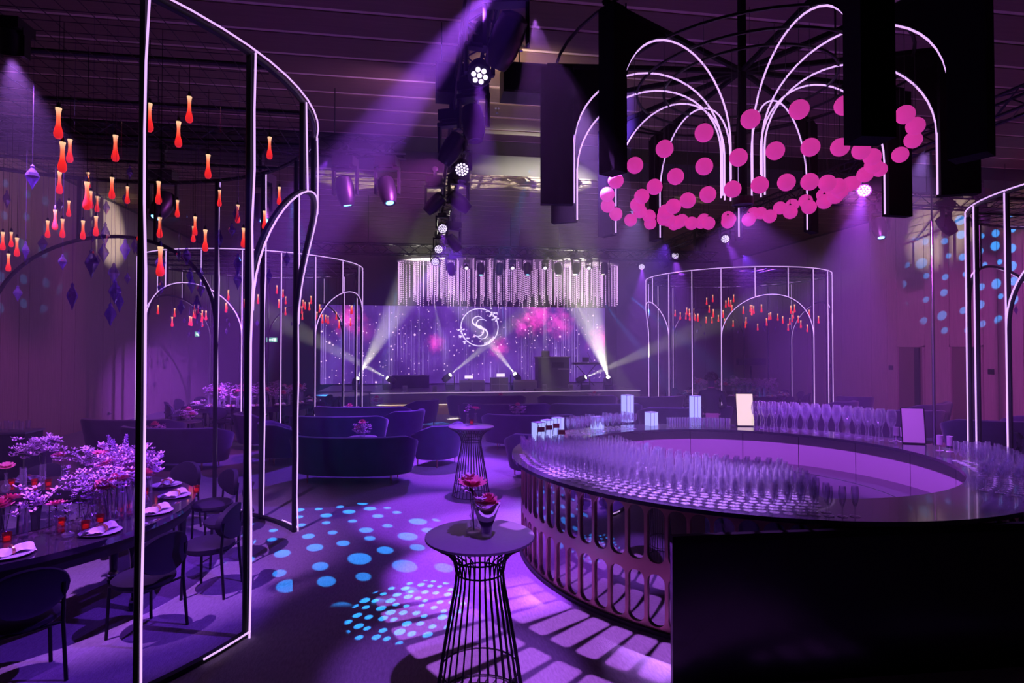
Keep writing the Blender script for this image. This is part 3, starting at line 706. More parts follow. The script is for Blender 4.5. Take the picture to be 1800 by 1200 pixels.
for i in range(13):
    for j in range(4):
        a = 112 + i * 2.6 + rnd.uniform(-.2, .2)
        tag(put('champagne_glass' if i % 3 else 'wine_glass', FL if i % 3 else WG, None, polar(2.28 + j * .105, a)), 'empty stemmed glass in the cluster on the far left of the bar' if i % 3 else 'empty round bowled glass in the cluster on the far left of the bar', 'glass', 'flutes on the far left of the bar' if i % 3 else 'wine glasses on the far left of the bar')
for i in range(12):
    for j in range(2):
        tag(put('tumbler', TB, None, polar(2.3 + j * .09, 96 - i * 2.0)), 'small clear tumbler between the light boxes and the bright menu board', 'glass', 'tumblers on the far counter')
# glowing acrylic light boxes
def lightbox(p, w, h, label, rz=0.3):
    t = thing('light_box', label, 'lamp', p, rz, 'glowing acrylic light boxes')
    MB().box((0, 0, h / 2), (w, w, h)).build('diffuser', M['cube'], t, smooth=False)
    for sx in (-1, 1):
        for sy in (-1, 1): MB().box((sx * w / 2, sy * w / 2, h / 2), (.006, .006, h + .004)).build('edge_strip', M['cubeedge'], t, smooth=False)
    MB().box((0, -w / 2, h / 2), (.005, .006, h)).build('seam', M['cubeedge'], t, smooth=False)
    MB().box((0, w * 0, h + .003), (w + .01, w + .01, .006)).build('lid', M['cubeedge'], t, smooth=False)
BT = BH
def PB(px, py):
    p = P(px, py, BH); d = Vector((p.x - BAR.x, p.y - BAR.y)); L = max(2.22, min(2.6, d.length)); d = d.normalized() * L
    return Vector((BAR.x + d.x, BAR.y + d.y, BH))
lightbox(P(1103, 741, BT), .15, .45, 'tallest glowing light box on the far left counter of the bar', .35)
lightbox(PB(1221, 746), .13, .47, 'tall glowing light box in front of the bartender', .2)
lightbox(PB(1141, 746), .15, .21, 'small glowing light box right of the tallest box')
lightbox(PB(1050, 753), .15, .18, 'small glowing light box left of the tallest box')
for i, (x, y_) in enumerate(((943, 775), (962, 770), (980, 765))):
    lightbox(PB(x, y_ - 2), .13, .24, ('first', 'middle', 'last')[i] + ' of three light boxes at the left end of the bar', .5)
# picks with red tags stuck in the glasses before the boxes
for i, (x, y_) in enumerate(((949, 756), (963, 752), (976, 748), (1000, 762))):
    t = thing('drink_pick', ('first', 'second', 'third', 'fourth')[i] + ' red paper tag on a stick from the left edge of the bar', 'tag', PB(x - 6, y_ + 26))
    MB().tube([(0, 0, .0), (.03, 0, .26)], .004, 4).build('stick', M['wire'], t)
    MB().box((.06, -.008, .2), (.09, .006, .06)).build('paper_tag', mat('red_tag', (.5, .06, .10), .7), t, smooth=False)
# menu boards
def menu(p, w, h, m, label, rz, lean=.16):
    t = thing('menu_board', label, 'sign', p, rz, 'menu boards on the bar')
    MB().add([(-w / 2, 0, .01), (w / 2, 0, .01), (w / 2 , lean * h, h), (-w / 2, lean * h, h), (-w / 2, .02, .01), (w / 2, .02, .01), (w / 2, .02 + lean * h, h), (-w / 2, .02 + lean * h, h)], [(0, 1, 2, 3), (7, 6, 5, 4), (0, 4, 5, 1), (1, 5, 6, 2), (2, 6, 7, 3), (3, 7, 4, 0)]).build('card', m, t, smooth=False)
    fr = MB()
    for a, b_ in (((-w / 2, 0, .01), (w / 2, 0, .01)), ((w / 2, 0, .01), (w / 2, lean * h, h)), ((w / 2, lean * h, h), (-w / 2, lean * h, h)), ((-w / 2, lean * h, h), (-w / 2, 0, .01))): fr.tube([a, b_], .007, 4)
    fr.build('frame', M['flat'], t)
    MB().box((0, .03, .006), (w * .9, .14, .012)).build('foot', M['flat'], t, smooth=False)
menu(PB(1312, 741), .27, .52, lamp('menu_card_lit', (1.0, .86, .58), .75, True), 'bright cream menu board standing on the far counter', R(-14))
menu(PB(1628, 779), .26, .46, mat('menu_card', (.85, .70, .75), .7), 'mauve leaning menu board at the right of the bar', R(-28))
for i, (x, y_) in enumerate(((1588, 777), (1612, 772), (1652, 792), (1670, 794))):
    tag(MB().lathe([(.0005, 0), (.042, 0), (.042, .006), (.006, .012), (.006, .07), (.034, .075), (.036, .19), (.033, .19), (.031, .08), (.0005, .08)], 12).build('candle_cup', mat('frosted', (.6, .45, .62), .5), None, PB(x, y_)), ('frosted cup left of the mauve menu board, outer one', 'frosted cup left of the mauve menu board, inner one', 'frosted cup right of the mauve menu board, inner one', 'frosted cup right of the mauve menu board, outer one')[i], 'cup', 'frosted cups beside the mauve menu board')
# clear the counter round the boxes, boards and cups
keep = [Vector(o.location) for o in COL.objects if o.parent is None and o.name.split('.')[0] in ('light_box', 'menu_board', 'candle_cup')]
for o in list(COL.objects):
    if o.name.split('.')[0] in ('champagne_glass', 'wine_glass', 'goblet', 'tumbler') and o.parent is None and any((Vector(o.location) - k_).length < .13 for k_ in keep):
        bpy.data.objects.remove(o)
# ------------------------------------------------------------------ suspended structure over the bar
OC = W(2.47, 6.25); OR = 2.0; OZ0, OZ1 = 3.86, 5.30
oc = thing('suspended_arch_ring', 'black suspended crown of radial slabs and neon arches above the bar', 'chandelier', (OC.x, OC.y, OZ0))
HT = OZ1 - OZ0; GC0 = W(2.62, 6.5); GO = GC0 - OC
# radial slabs: plan angle, drop of the lower end, radial width, thickness; each carries a neon arch back to the middle column
SLABS = [(183, 0, .34, .10), (157, 0, .30, .10), (126, 0, .26, .12), (103, .0, .22, .1), (70, .0, .2, .1), (44, 0, .24, .1), (13, 0, .32, .10), (-14, 0, .34, .1), (-54, 0, .26, .2), (-86, 0, .2, .26), (217, 0, .16, .18)]
MB().tube([(0, 0, .1), (0, 0, ZC - OZ0 - .03)], .045, 8).build('column', M['flat'], oc)
MB().lathe([(.05, .12), (.11, .1), (.11, .02), (.09, .015), (.085, .03), (0, .03)], 16).build('added_down_light', M['fixture'], oc)  # lamp housing added under the column for the bar well spot
for (a, dz, w, th) in SLABS:
    aw = R(a - YAW); ca, sa = math.cos(aw), math.sin(aw)
    MB().box((OR * ca, OR * sa, HT / 2), (w, th, HT), aw).build('slab', M['flat'], oc, smooth=False)
    ro, ri = OR - w / 2 - .012, .22; m = (ro + ri) / 2; hw = (ro - ri) / 2; spz, rise = .62, .80
    Pp = lambda r, z: (r * ca, r * sa, z)
    arc = [Pp(m + hw * math.cos(PI * q / 22), spz + rise * math.sin(PI * q / 22)) for q in range(23)]
    MB().tube([Pp(ro, .02)] + arc + [Pp(ri, .12)], .0095, 5).build('neon_arch', M['neon'], oc)
    pts = []; fs = []; n = 9                         # corner board between slab, top and arch
    for q in range(n + 1):
        an = PI * q / 22; r_ = m + hw * math.cos(an); z = spz + rise * math.sin(an) + .015
        for t_ in (-.02, .02):
            pts += [(r_ * ca - t_ * sa, r_ * sa + t_ * ca, z), (r_ * ca - t_ * sa, r_ * sa + t_ * ca, max(z + .01, HT - .01))]
    for q in range(n):
        i, j = q * 4, q * 4 + 4
        fs += [(i, j, j + 1, i + 1), (i + 2, i + 3, j + 3, j + 2), (i, i + 2, j + 2, j), (i + 1, j + 1, j + 3, i + 3)]
    MB().add(pts, fs).build('spandrel', M['flat'], oc, smooth=False)
    MB().tube([Pp(.04, HT + .03), Pp(OR + .1, HT + .03)], .03, 5).build('spoke', M['flat'], oc)
for r_, z, gx, gy in ((1.55, HT - .02, GO.x, GO.y), (1.2, HT - .02, GO.x, GO.y), (.9, HT - .02, GO.x, GO.y), (OR, HT + .06, 0, 0)):
    MB().tube([(gx + r_ * math.cos(2 * PI * k / 48), gy + r_ * math.sin(2 * PI * k / 48), z) for k in range(48)], .016, 5, True).build('hoop', M['blackmetal'], oc)
for k in range(4):
    a = k * PI / 2 + .4; MB().tube([(1.8 * math.cos(a), 1.8 * math.sin(a), HT + .02), (1.8 * math.cos(a), 1.8 * math.sin(a), ZC - OZ0 - .03)], .012, 5).build('hanging_rod', M['blackmetal'], oc)
# pink globes on three rings
gm = bpy.data.materials.new('pink_globe'); gm.use_nodes = True; nt = gm.node_tree; b = nt.nodes['Principled BSDF']
b.inputs['Base Color'].default_value = (.75, .10, .42, 1); b.inputs['Roughness'].default_value = .6
lw = N(nt, 'ShaderNodeLayerWeight'); lw.inputs[0].default_value = .4
nz = N(nt, 'ShaderNodeTexNoise'); nz.inputs['Scale'].default_value = 12
b.inputs['Emission Color'].default_value = (.80, .045, .42, 1); b.inputs['Emission Strength'].default_value = .66; gm.cycles.emission_sampling = 'NONE'
GL = MB().ball((0, 0, 0), .082, 20, 12).mesh('globe', gm); GC = MB().tube([(0, 0, 0), (0, 0, 1)], .0022, 3).mesh('cord', M['wire'])
GCAP = MB().lathe([(.012, .078), (.012, .095), (.004, .1)], 8).mesh('cap', M['wire'])
for (r_, h, ta, tb, n, nm) in ((1.55, 4.40, .15, .32, 25, 'outer'), (1.2, 4.17, .10, .12, 24, 'middle'), (.9, 3.94, .06, 0, 23, 'inner')):
    for k in range(n):
        a = 2 * PI * (k + .3) / n; h2 = h + ta * math.cos(a) - tb * (1 + math.sin(a)) / 2; aw = a - R(YAW)
        t = thing('pink_globe_lamp', 'pink glowing globe on the %s ring above the bar' % nm, 'lamp', (GC0.x + r_ * math.cos(aw), GC0.y + r_ * math.sin(aw), h2), 0, 'pink globes on the %s ring' % nm)
        put('globe', GL, t); put('cap', GCAP, t)
        put('cord', GC, t, (0, 0, .09)).scale = (1, 1, {'outer': HT - .02, 'middle': HT - .02, 'inner': HT - .02}[nm] + OZ0 + .04 - .09 - h2)
# ------------------------------------------------------------------ trusses
def truss(name, a, b_, label, w=.3):
    a, b_ = Vector(a), Vector(b_); L = (b_ - a).length; d = (b_ - a).normalized(); up = Vector((0, 0, 1)); sd = d.cross(up)
    t = thing(name, label, 'truss', (a + b_) / 2, 0, 'lighting trusses under the ceiling'); o = (a + b_) / 2
    cs = [(-w / 2, -w / 2), (w / 2, -w / 2), (w / 2, w / 2), (-w / 2, w / 2)]
    for (u, v) in cs: MB().tube([a - o + sd * u + up * v, b_ - o + sd * u + up * v], .025, 6).build('chord', M['trussmetal'], t)
    br = MB(); n = int(L / (w * 1.3))
    for k in range(n):
        for i in range(4):
            (u0, v0), (u1, v1) = cs[i], cs[(i + 1) % 4]
            if k % 2: (u0, v0), (u1, v1) = (u1, v1), (u0, v0)
            br.tube([a - o + d * (L * k / n) + sd * u0 + up * v0, a - o + d * (L * (k + 1) / n) + sd * u1 + up * v1], .012, 4)
    tag(br.build('lacing', M['trussmetal'], t), kind='stuff')
    for f in (.15, .5, .85):
        MB().tube([a - o + d * L * f + up * w / 2, a - o + d * L * f + up * (ZC - a.z - .03)], .008, 4).build('hanging_cable', M['wire'], t)
TZ = 5.95
truss('lighting_truss', (TL, 3.0, TZ), (TL, 21.6, TZ), 'long dark truss carrying the lights left of the bar')
truss('lighting_truss', (TRX, 4.0, TZ), (TRX, 23.2, TZ), 'long dark truss carrying the lights right of the bar')
tz2 = 5.35
truss('lighting_truss', (-3.6, 18.1, tz2), (9.6, 18.1, tz2), 'cross truss in front of the bead curtain over the stage')
truss('lighting_truss', (-8.6, 10.7, TZ), (-.3, 10.7, TZ), 'short truss hanging above the left sofas')
truss('lighting_truss', (9.0, 12.6, TZ), (15.4, 12.6, TZ), 'short truss hanging near the right wall')
# ------------------------------------------------------------------ light fixtures
LEDME = {}
def aimq(d): return Vector((0, 0, -1)).rotation_difference(Vector(d).normalized()).to_euler()
CELL = MB().lathe([(.0005, -.014), (.02, -.012), (.028, -.004), (.028, 0)], 10).mesh('led_cell', M['led'])
CL19 = MB()
for ring, n in ((0, 1), (.048, 6), (.092, 12)):
    for k in range(n):
        a = 2 * PI * k / n; CL19.lathe([(.0005, -.012), (.016, -.01), (.02, -.002), (.02, 0)], 8, (ring * math.cos(a), ring * math.sin(a), 0))
CL19 = CL19.mesh('led_cells', M['led'])
WHEAD = MB().lathe([(.04, .26), (.10, .25), (.125, .16), (.13, .02), (.13, -.005), (.115, -.006), (.11, .008), (.0005, .008)], 20).mesh('head', M['fixture'])
def yoke(w, h):
    m_ = MB(); m_.box((-w, 0, -h / 2), (.03, .07, h)); m_.box((w, 0, -h / 2), (.03, .07, h)); m_.box((0, 0, .02), (2 * w + .03, .1, .05)); m_.box((0, 0, .06), (.2, .2, .08))
    return m_.mesh('yoke', M['fixture'], False)
YW = yoke(.155, .28); CLAMP = MB().box((0, 0, .16), (.05, .08, .16)).lathe([(.05, -.03), (.05, .03)], 10, (0, 0, .25), True, (0, 1, 0)).mesh('clamp', M['trussmetal'])
def hang(t, z, s=1.0, top=5.86):
    o = put('clamp', CLAMP, t, (0, 0, z)); g = (top - t.location.z) / s - z
    o.scale = (1, 1, max(1, g / .28))
def on_x(px, py, x): d = ray(px, py); return Vector((0, 0, HC)) + d * (x / d.x)
def on_y(px, py, y): d = ray(px, py); return Vector((0, 0, HC)) + d * (y / d.y)
def wash(p, aim, cells, label, group):
    d = (Vector(aim) - p).normalized(); hc = p - d * .14
    t = thing('wash_light', label, 'stage light', hc + Vector((0, 0, .24)), random.uniform(-.4, .4), group)
    put('yoke', YW, t); hang(t, 0)
    h = put('head', WHEAD, t, (0, 0, -.24)); q = Matrix.Rotation(-t.rotation_euler.z, 3, 'Z') @ d; h.rotation_euler = aimq(q)
    h.location = Vector((0, 0, -.24)) + q * .14
    if cells == 7:
        for k in range(7):
            a = k * PI / 3; r_ = 0 if k == 6 else .066
            put('led_cell', CELL, h, (r_ * math.cos(a), r_ * math.sin(a), .002))
    else: put('led_cells', CL19, h, (0, 0, .002))
OR_ = ('nearest', 'second', 'third', 'fourth', 'last')
il = ir = 0
for (p, a, n, t_) in WASHES:
    view = a if n == 7 else a
    # lens tips towards the hall so that its cells show
    a2 = p + ((a - p).normalized() * .45 + (Vector((0, 0, HC)) - p).normalized() * .9)
    if t_ == 0: wash(p, a2, n, '%s violet wash light along the left truss, from the camera' % OR_[il], 'wash lights on the trusses'); il += 1
    else: wash(p, a2, n, '%s violet wash light along the right truss, from the camera' % OR_[ir], 'wash lights on the trusses'); ir += 1
MHEAD = MB().lathe([(.06, .2), (.11, .17), (.13, .05), (.125, -.1), (.095, -.2), (.085, -.22), (.075, -.215), (.0005, -.2)], 14).mesh('head', M['fixture'])
YM = yoke(.17, .34); MBASE = MB().box((0, 0, .12), (.3, .24, .13)).mesh('base', M['fixture'], False)
LENSD = MB().lathe([(.0005, -.208), (.06, -.207), (.07, -.2)], 14).mesh('lens', mat('dead_lens', (.05, .03, .10), .1))
LENSB = MB().lathe([(.0005, -.214), (.055, -.212), (.065, -.2)], 14).mesh('lens', M['ledb'])
def mover(p, d, label, lens, s=1.0, group='moving heads on the trusses', top=5.86):
    t = thing('moving_head', label, 'stage light', p, random.uniform(-.5, .5), group); t.scale = (s, s, s)
    put('base', MBASE, t); put('yoke', YM, t); hang(t, .08, s, top)
    q = Matrix.Rotation(-t.rotation_euler.z, 3, 'Z') @ Vector(d).normalized()
    h = put('head', MHEAD, t, (0, 0, -.28), aimq(q)); put('lens', lens, h)
for i, (px, py, h, d, lb) in enumerate((
        (890, 8, 5.5, (-.3, .6, -.7), 'big dark moving head at the top of the picture on the left truss'),
        (832, 172, 5.6, (.1, -.1, -1), 'dark moving head hanging straight below the nearest wash light'), (795, 222, 5.6, (-.5, .3, -.8), 'dark moving head between the first two wash lights'),
        (806, 325, 5.5, (.8, .1, -.6), 'dark moving head tilted right below the second wash light'),
        (765, 330, 5.65, (-.6, .2, -.6), 'dark moving head on the back side of the left truss'), (797, 405, 5.45, (.6, .2, -.7), 'dark moving head near the far end of the left truss'))):
    mover(P(px, py, h), d, lb, LENSD, 1.15)
for (px, py, h, d, lb) in ((607, 300, 5.5, (.15, .1, -1), 'dark moving head with blue lens over the sofas, left of the pair'), (681, 300, 5.5, (.2, -.3, -1), 'dark moving head with blue lens over the sofas, right of the pair'),
        (287, 325, 5.3, (-.3, -.4, -.9), 'moving head with a lit blue lens above the near table'), (460, 330, 5.3, (.25, -.3, -.9), 'moving head with a lit blue lens beside the near pavilion'),
        (1546, 375, 5.0, (-.1, -.3, -1), 'moving head with a blue lens below the black slab'), (1663, 370, 5.0, (.5, -.2, -.8), 'moving head with a bright blue lens near the right wall'),
        (1725, 350, 5.1, (.1, -.2, -1), 'big dark moving head near the right edge, beside the blue one'), (1230, 410, 5.35, (-.3, -.2, -1), 'dark moving head beside the second wash light of the right truss'),
        (1165, 440, 5.35, (.5, -.2, -1), 'dark moving head beside the third wash light of the right truss')):
    mover(on_y(px, py, 10.7) if px < 800 else on_y(px, py, 12.6) if px > 1400 else on_x(px, py, TRX), d, lb, LENSB if 'blue' in lb.split('beside')[0] else LENSD, 1.25, top=5.86)
# row of moving heads and small lamps on the cross truss
for i, px in enumerate((793, 845, 878, 927, 981, 1013, 1062)):
    z = 18.1 / (CS - (px - 900) / F * SN); p = PZ(px, 457, z)
    mover(p, (random.uniform(-.15, .15), -.15, -1), ('leftmost', 'second', 'third', 'middle', 'fifth', 'sixth', 'rightmost')[i] + ' moving head of the row above the bead curtain', LENSB if i in (1, 3, 5) else LENSD, .95, 'moving heads of the cross truss', 5.25)
SPK = MB().lathe([(.05, .16), (.07, .1), (.075, -.02), (.0005, -.01)], 12).mesh('head', M['fixture']); SPL = MB().lathe([(.0005, -.035), (.05, -.03), (.06, -.015)], 12).mesh('lens', M['led'])
YS = yoke(.09, .16)
for i, px in enumerate((820, 901, 958, 1035)):
    z = 18.05 / (CS - (px - 900) / F * SN); p = PZ(px, 472, z)
    t = thing('pin_light', ('first', 'second', 'third', 'fourth')[i] + ' small white pin light from the left above the bead curtain', 'stage light', p + Vector((0, 0, .16)), 0, 'pin lights of the cross truss')
    put('yoke', YS, t); hang(t, 0, 1, 5.25); h = put('head', SPK, t, (0, 0, -.14), aimq((.05, -.8, -.6))); put('lens', SPL, h)
t = thing('pin_light', 'small dark pin light added under the near pavilion mesh to light the flowers', 'stage light', W(-3.7, 4.3, 4.66), 0, 'added pin lights')  # fixture added to carry the spot on the near flowers
put('yoke', YS, t); put('clamp', CLAMP, t).scale = (1, 1, .4); put('head', SPK, t, (0, 0, -.12), aimq(W(-4.35, 6.0, .8) - W(-3.7, 4.3, 4.54)))
# black box speakers hung beside the left truss
for (px, py, w, h, lb) in ((800, 148, .55, .42, 'flat dark box hung left of the truss in the violet beam'), (985, 152, 1.7, .42, 'wide black box hung between the truss and the black slabs')):
    p = P(px, py, 6.1); t = thing('hung_speaker', lb, 'speaker', p)
    MB().box((0, 0, 0), (w, .4, h)).build('cabinet', M['fixture'], t, smooth=False); MB().box((0, -.205, 0), (w - .06, .02, h - .06)).build('grille', M['flat'], t, smooth=False)
    for sx in (-1, 1): MB().tube([(sx * w * .35, 0, h / 2), (sx * w * .35, 0, ZC - p.z - .03)], .008, 4).build('hanging_cable', M['wire'], t)
# ------------------------------------------------------------------ bead chandelier over the stage front
bcx, bcy = 3.0, 19.9
bc = thing('bead_chandelier', 'oval chandelier of hanging lit bead strands over the stage front', 'chandelier', (bcx, bcy, 5.25))
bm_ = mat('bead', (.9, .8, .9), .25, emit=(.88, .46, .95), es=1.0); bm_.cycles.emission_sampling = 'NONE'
def strand(n, sd):
    m_ = MB(); rn = random.Random(sd)
    for k in range(n):
        z = -.05 - k * .066; r_ = .016
        m_.add([(r_, 0, z), (0, r_, z), (-r_, 0, z), (0, -r_, z), (0, 0, z + .026), (0, 0, z - .026)], [(0, 1, 4), (1, 2, 4), (2, 3, 4), (3, 0, 4), (1, 0, 5), (2, 1, 5), (3, 2, 5), (0, 3, 5)])
    return m_.mesh('bead_strand', bm_, False)
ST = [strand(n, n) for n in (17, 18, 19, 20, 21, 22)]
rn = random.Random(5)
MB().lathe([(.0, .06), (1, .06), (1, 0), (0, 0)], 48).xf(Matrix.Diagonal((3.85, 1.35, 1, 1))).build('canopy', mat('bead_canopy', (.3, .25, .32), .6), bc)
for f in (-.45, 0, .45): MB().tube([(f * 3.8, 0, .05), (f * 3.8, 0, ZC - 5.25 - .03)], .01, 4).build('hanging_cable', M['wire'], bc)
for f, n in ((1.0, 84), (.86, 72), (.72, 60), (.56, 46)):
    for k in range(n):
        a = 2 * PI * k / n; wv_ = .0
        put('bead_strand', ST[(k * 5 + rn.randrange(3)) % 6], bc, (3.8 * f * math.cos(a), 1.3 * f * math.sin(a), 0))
# ------------------------------------------------------------------ sofas and tub chairs
LEG = MB().lathe([(.010, 0), (.020, .16)], 8).mesh('leg', M['brass'])
def sofa_meshes(a, b_):
    # plan half-ellipse, front towards +Y, back bulging to -Y
    n = 28; sh = MB(); prof = [(0.0, .15), (.02, .16), (.13, .78), (.115, .82), (.06, .835), (.0, .815), (-.035, .77), (-.05, .40), (-.05, .17)]
    m = len(prof); pts = []; fs = []
    for k in range(n + 1):
        t = -1 + 2 * k / n; ph = t * R(112); ca, sa = math.cos(ph), math.sin(ph)
        ex = abs(sa) ** .8 * (1 if sa >= 0 else -1); x, y = a * ex, -b_ * ca
        nx, ny = sa / a, -ca / b_; L = math.hypot(nx, ny); nx, ny = nx / L, ny / L
        drop = .16 * max(0, abs(t) - .55) / .45
        for (o, z) in prof:
            zz = z - drop * max(0, (z - .3) / .5); pts.append((x + nx * o, y + ny * o, zz))
    for k in range(n):
        for i in range(m):
            j = (i + 1) % m; fs.append((k * m + i, (k + 1) * m + i, (k + 1) * m + j, k * m + j))
    fs += [tuple(range(m)), tuple(reversed(range(n * m, n * m + m)))]
    sh.add(pts, fs)
    st = MB(); pts = []; fs = []; q = 40
    for z, s in ((.15, .93), (.20, .97), (.36, .97), (.42, .95), (.44, .86)):
        for k in range(q):
            an = 2 * PI * k / q; ca, sa = math.cos(an), math.sin(an)
            x = (a - .06) * s * (abs(ca) ** .75) * (1 if ca > 0 else -1); y = (b_ - .06) * s * sa if sa < 0 else min(b_ * .75 * s, (b_ * .9) * s * abs(sa) ** .5)
            pts.append((x, y, z))
    for i in range(4):
        for k in range(q): fs.append((i * q + k, i * q + (k + 1) % q, (i + 1) * q + (k + 1) % q, (i + 1) * q + k))
    fs += [tuple(reversed(range(q))), tuple(range(4 * q, 5 * q))]
    st.add(pts, fs)
    return sh.mesh('shell', M['velvet']), st.mesh('seat', M['velvet']), [(a * .72, -b_ * .62), (-a * .72, -b_ * .62), (a * .72, b_ * .5), (-a * .72, b_ * .5)]
KIND = {'sofa': sofa_meshes(1.02, .46), 'wide': sofa_meshes(1.2, .5), 'chair': sofa_meshes(.44, .42)}
def sofa(kind, x, z, head, label, s=1.0):
    sh, st_, legs = KIND[kind]
    t = thing('sofa' if kind != 'chair' else 'tub_chair', label, 'sofa' if kind != 'chair' else 'chair', W(x, z), R(-YAW - head), 'velvet sofas and tub chairs before the stage'); t.scale = (s, s, s)
    put('shell', sh, t); put('seat', st_, t)
    for lx_, ly_ in legs: put('leg', LEG, t, (lx_, ly_, 0))
SO = [('sofa', -2.83, 10.55, 2, 'dark velvet sofa seen from behind, nearest the camera'), ('chair', -1.56, 12.0, -62, 'velvet tub chair beside the far tall table'),
      ('chair', -4.7, 12.2, 60, 'velvet tub chair left of the nearest sofa'), ('sofa', -4.0, 13.6, 2, 'velvet sofa right behind the nearest one, facing the stage'),
      ('chair', -2.75, 14.7, -55, 'velvet tub chair at the right end of the second sofa'), ('chair', -2.75, 17.6, -60, 'tall looking tub chair before the gold step'),
      ('chair', -6.0, 13.9, 55, 'velvet tub chair left of the second sofa'), ('wide', -4.0, 15.75, 3, 'long velvet sofa of the third row beside the left far pavilion'),
      ('wide', -.85, 19.4, 0, 'velvet sofa in front of the stage monitors'), ('wide', -.2, 16.6, 0, 'velvet sofa with flowers behind it, left of centre in the third row'),
      ('sofa', .42, 13.9, 4, 'velvet sofa right of the far tall table'), ('chair', .42, 10.9, -20, 'dark tub chair touching the left end of the bar'),
      ('wide', 2.15, 19.4, 0, 'velvet sofa in front of the keyboard'), ('wide', 2.35, 16.6, 0, 'velvet sofa behind the small light boxes'),
      ('sofa', 4.5, 19.0, -15, 'velvet sofa behind the tallest light box'), ('wide', 4.6, 15.6, -10, 'velvet sofa behind the bar left of the bartender'),
      ('wide', 7.5, 15.6, 0, 'velvet sofa behind the goblets, nearest the far right pavilion'), ('sofa', 9.7, 14.9, 8, 'velvet sofa behind the goblets, second from the pavilion'),
      ('chair', 11.0, 18.9, 20, 'lone tub chair against the right wall'), ('chair', 9.5, 17.2, -30, 'tub chair with pale flower, right of the far right pavilion'),
      ('sofa', 11.6, 16.6, -35, 'velvet sofa before the doors in the right wall'), ('sofa', 10.6, 12.75, 10, 'dark velvet sofa behind the mauve menu board'), ('sofa', 12.5, 13.4, 12, 'dark velvet sofa before the second door'),
      ('sofa', -8.35, 13.0, 5, 'dark velvet sofa by the left wall, nearest of the two'), ('sofa', -6.65, 11.7, 8, 'dark velvet sofa seen through the near neon arch'), ('chair', -9.1, 11.0, 20, 'dark tub chair by the left wall behind the flowers')]
for k, x, z, h, lb in SO: sofa(k, x, z, h, lb)
# ------------------------------------------------------------------ flowers
def petals(mb, c, r, n, tilt, cup=.35, w=.55, ph=0.0):
    c = Vector(c)
    for k in range(n):
        a = 2 * PI * k / n + ph; d = Vector((math.cos(a), math.sin(a), 0)); sd = Vector((-d.y, d.x, 0))
        tip = c + d * r * math.cos(tilt) + Vector((0, 0, r * math.sin(tilt))); mid = c + d * r * .55 * math.cos(tilt) + Vector((0, 0, r * .55 * math.sin(tilt) - r * cup * .25))
        mb.add([c, mid + sd * r * w * .5, tip + sd * r * .12, tip - sd * r * .12, mid - sd * r * w * .5], [(0, 1, 2, 3, 4)])
def bloom_mesh(kind, sd):
    rn = random.Random(sd); mb = MB()
    if kind == 'gerbera':
        petals(mb, (0, 0, 0), .062, 12, .25); petals(mb, (0, 0, .004), .045, 10, .55, ph=.2); mb.ball((0, 0, .008), .014, 6, 4); return mb.mesh('bloom', M['petalp'], False)
    if kind == 'peony':
        for i in range(5): petals(mb, (0, 0, .006 * i), .064 - .009 * i, 8, .15 + .28 * i, .5, .8, i * .4)
        return mb.mesh('bloom', M['petalp'], False)
    if kind == 'cluster':
        for i in range(26):
            a = rn.uniform(0, 6.28); r_ = .085 * math.sqrt(rn.random()); petals(mb, (r_ * math.cos(a), r_ * math.sin(a), rn.uniform(-.06, .07)), rn.uniform(.026, .036), 5, rn.uniform(.1, .7), ph=rn.random())
        return mb.mesh('bloom', M['petalw'], False)
    if kind == 'lilac':
        for i in range(26):
            a = rn.uniform(0, 6.28); r_ = .10 * math.sqrt(rn.random()); petals(mb, (r_ * math.cos(a), r_ * math.sin(a), rn.uniform(-.08, .06)), rn.uniform(.013, .020), 5, .3, ph=rn.random())
        return mb.mesh('bloom', M['petall'], False)
    if kind == 'spire':
        for i in range(40):
            z = .18 * i / 40; a = i * 2.4; r_ = .035 * (1 - i / 42); petals(mb, (r_ * math.cos(a), r_ * math.sin(a), z), .014, 4, .8, ph=a)
        return mb.mesh('bloom', M['petall'], False)
    if kind == 'orchid':
        for i in range(5):
            z = -.02 * i; petals(mb, (.025 * i - .05, .01 * (i % 2), z + .05), .036, 5, .4, ph=i)
        return mb.mesh('bloom', M['petalw'], False)
BL = {k: [bloom_mesh(k, s) for s in range(2)] for k in ('gerbera', 'peony', 'cluster', 'lilac', 'spire', 'orchid')}
VS = {'tube': [(.0005, .004), (.030, .002), (.030, .21), (.028, .21), (.028, .008), (.0005, .008)],
      'bud': [(.0005, .004), (.032, .002), (.042, .03), (.036, .06), (.014, .085), (.018, .10), (.012, .12), (.012, .17), (.020, .19), (.018, .19), (.010, .17), (.010, .12), (.012, .085), (.0005, .02)],
      'candle': [(.0005, .004), (.040, .002), (.044, .02), (.016, .04), (.024, .06), (.014, .08), (.026, .10), (.014, .115), (.012, .15), (.022, .17), (.020, .17), (.0005, .13)]}
VSM = {k: MB().lathe(v, 12, cap=False).mesh('vase', M['glass']) for k, v in VS.items()}
VH = {'tube': .21, 'bud': .19, 'candle': .17}
STEMM = MB().tube([(0, 0, 0), (0, 0, 1)], .0028, 4).mesh('stem', M['stem'])
LEAFM = MB().add([(0, 0, 0), (.02, .012, .03), (.05, 0, .045), (.02, -.012, .03)], [(0, 1, 2, 3)]).mesh('leaf', M['stem'], False)
DESC = {'gerbera': 'pink gerbera', 'peony': 'full pink peony', 'cluster': 'white blossom', 'lilac': 'tiny lilac flowers', 'spire': 'feathery lilac spire', 'orchid': 'white orchid'}
VD = {'tube': 'tall clear tube vase', 'bud': 'small clear bud vase', 'candle': 'turned clear vase'}
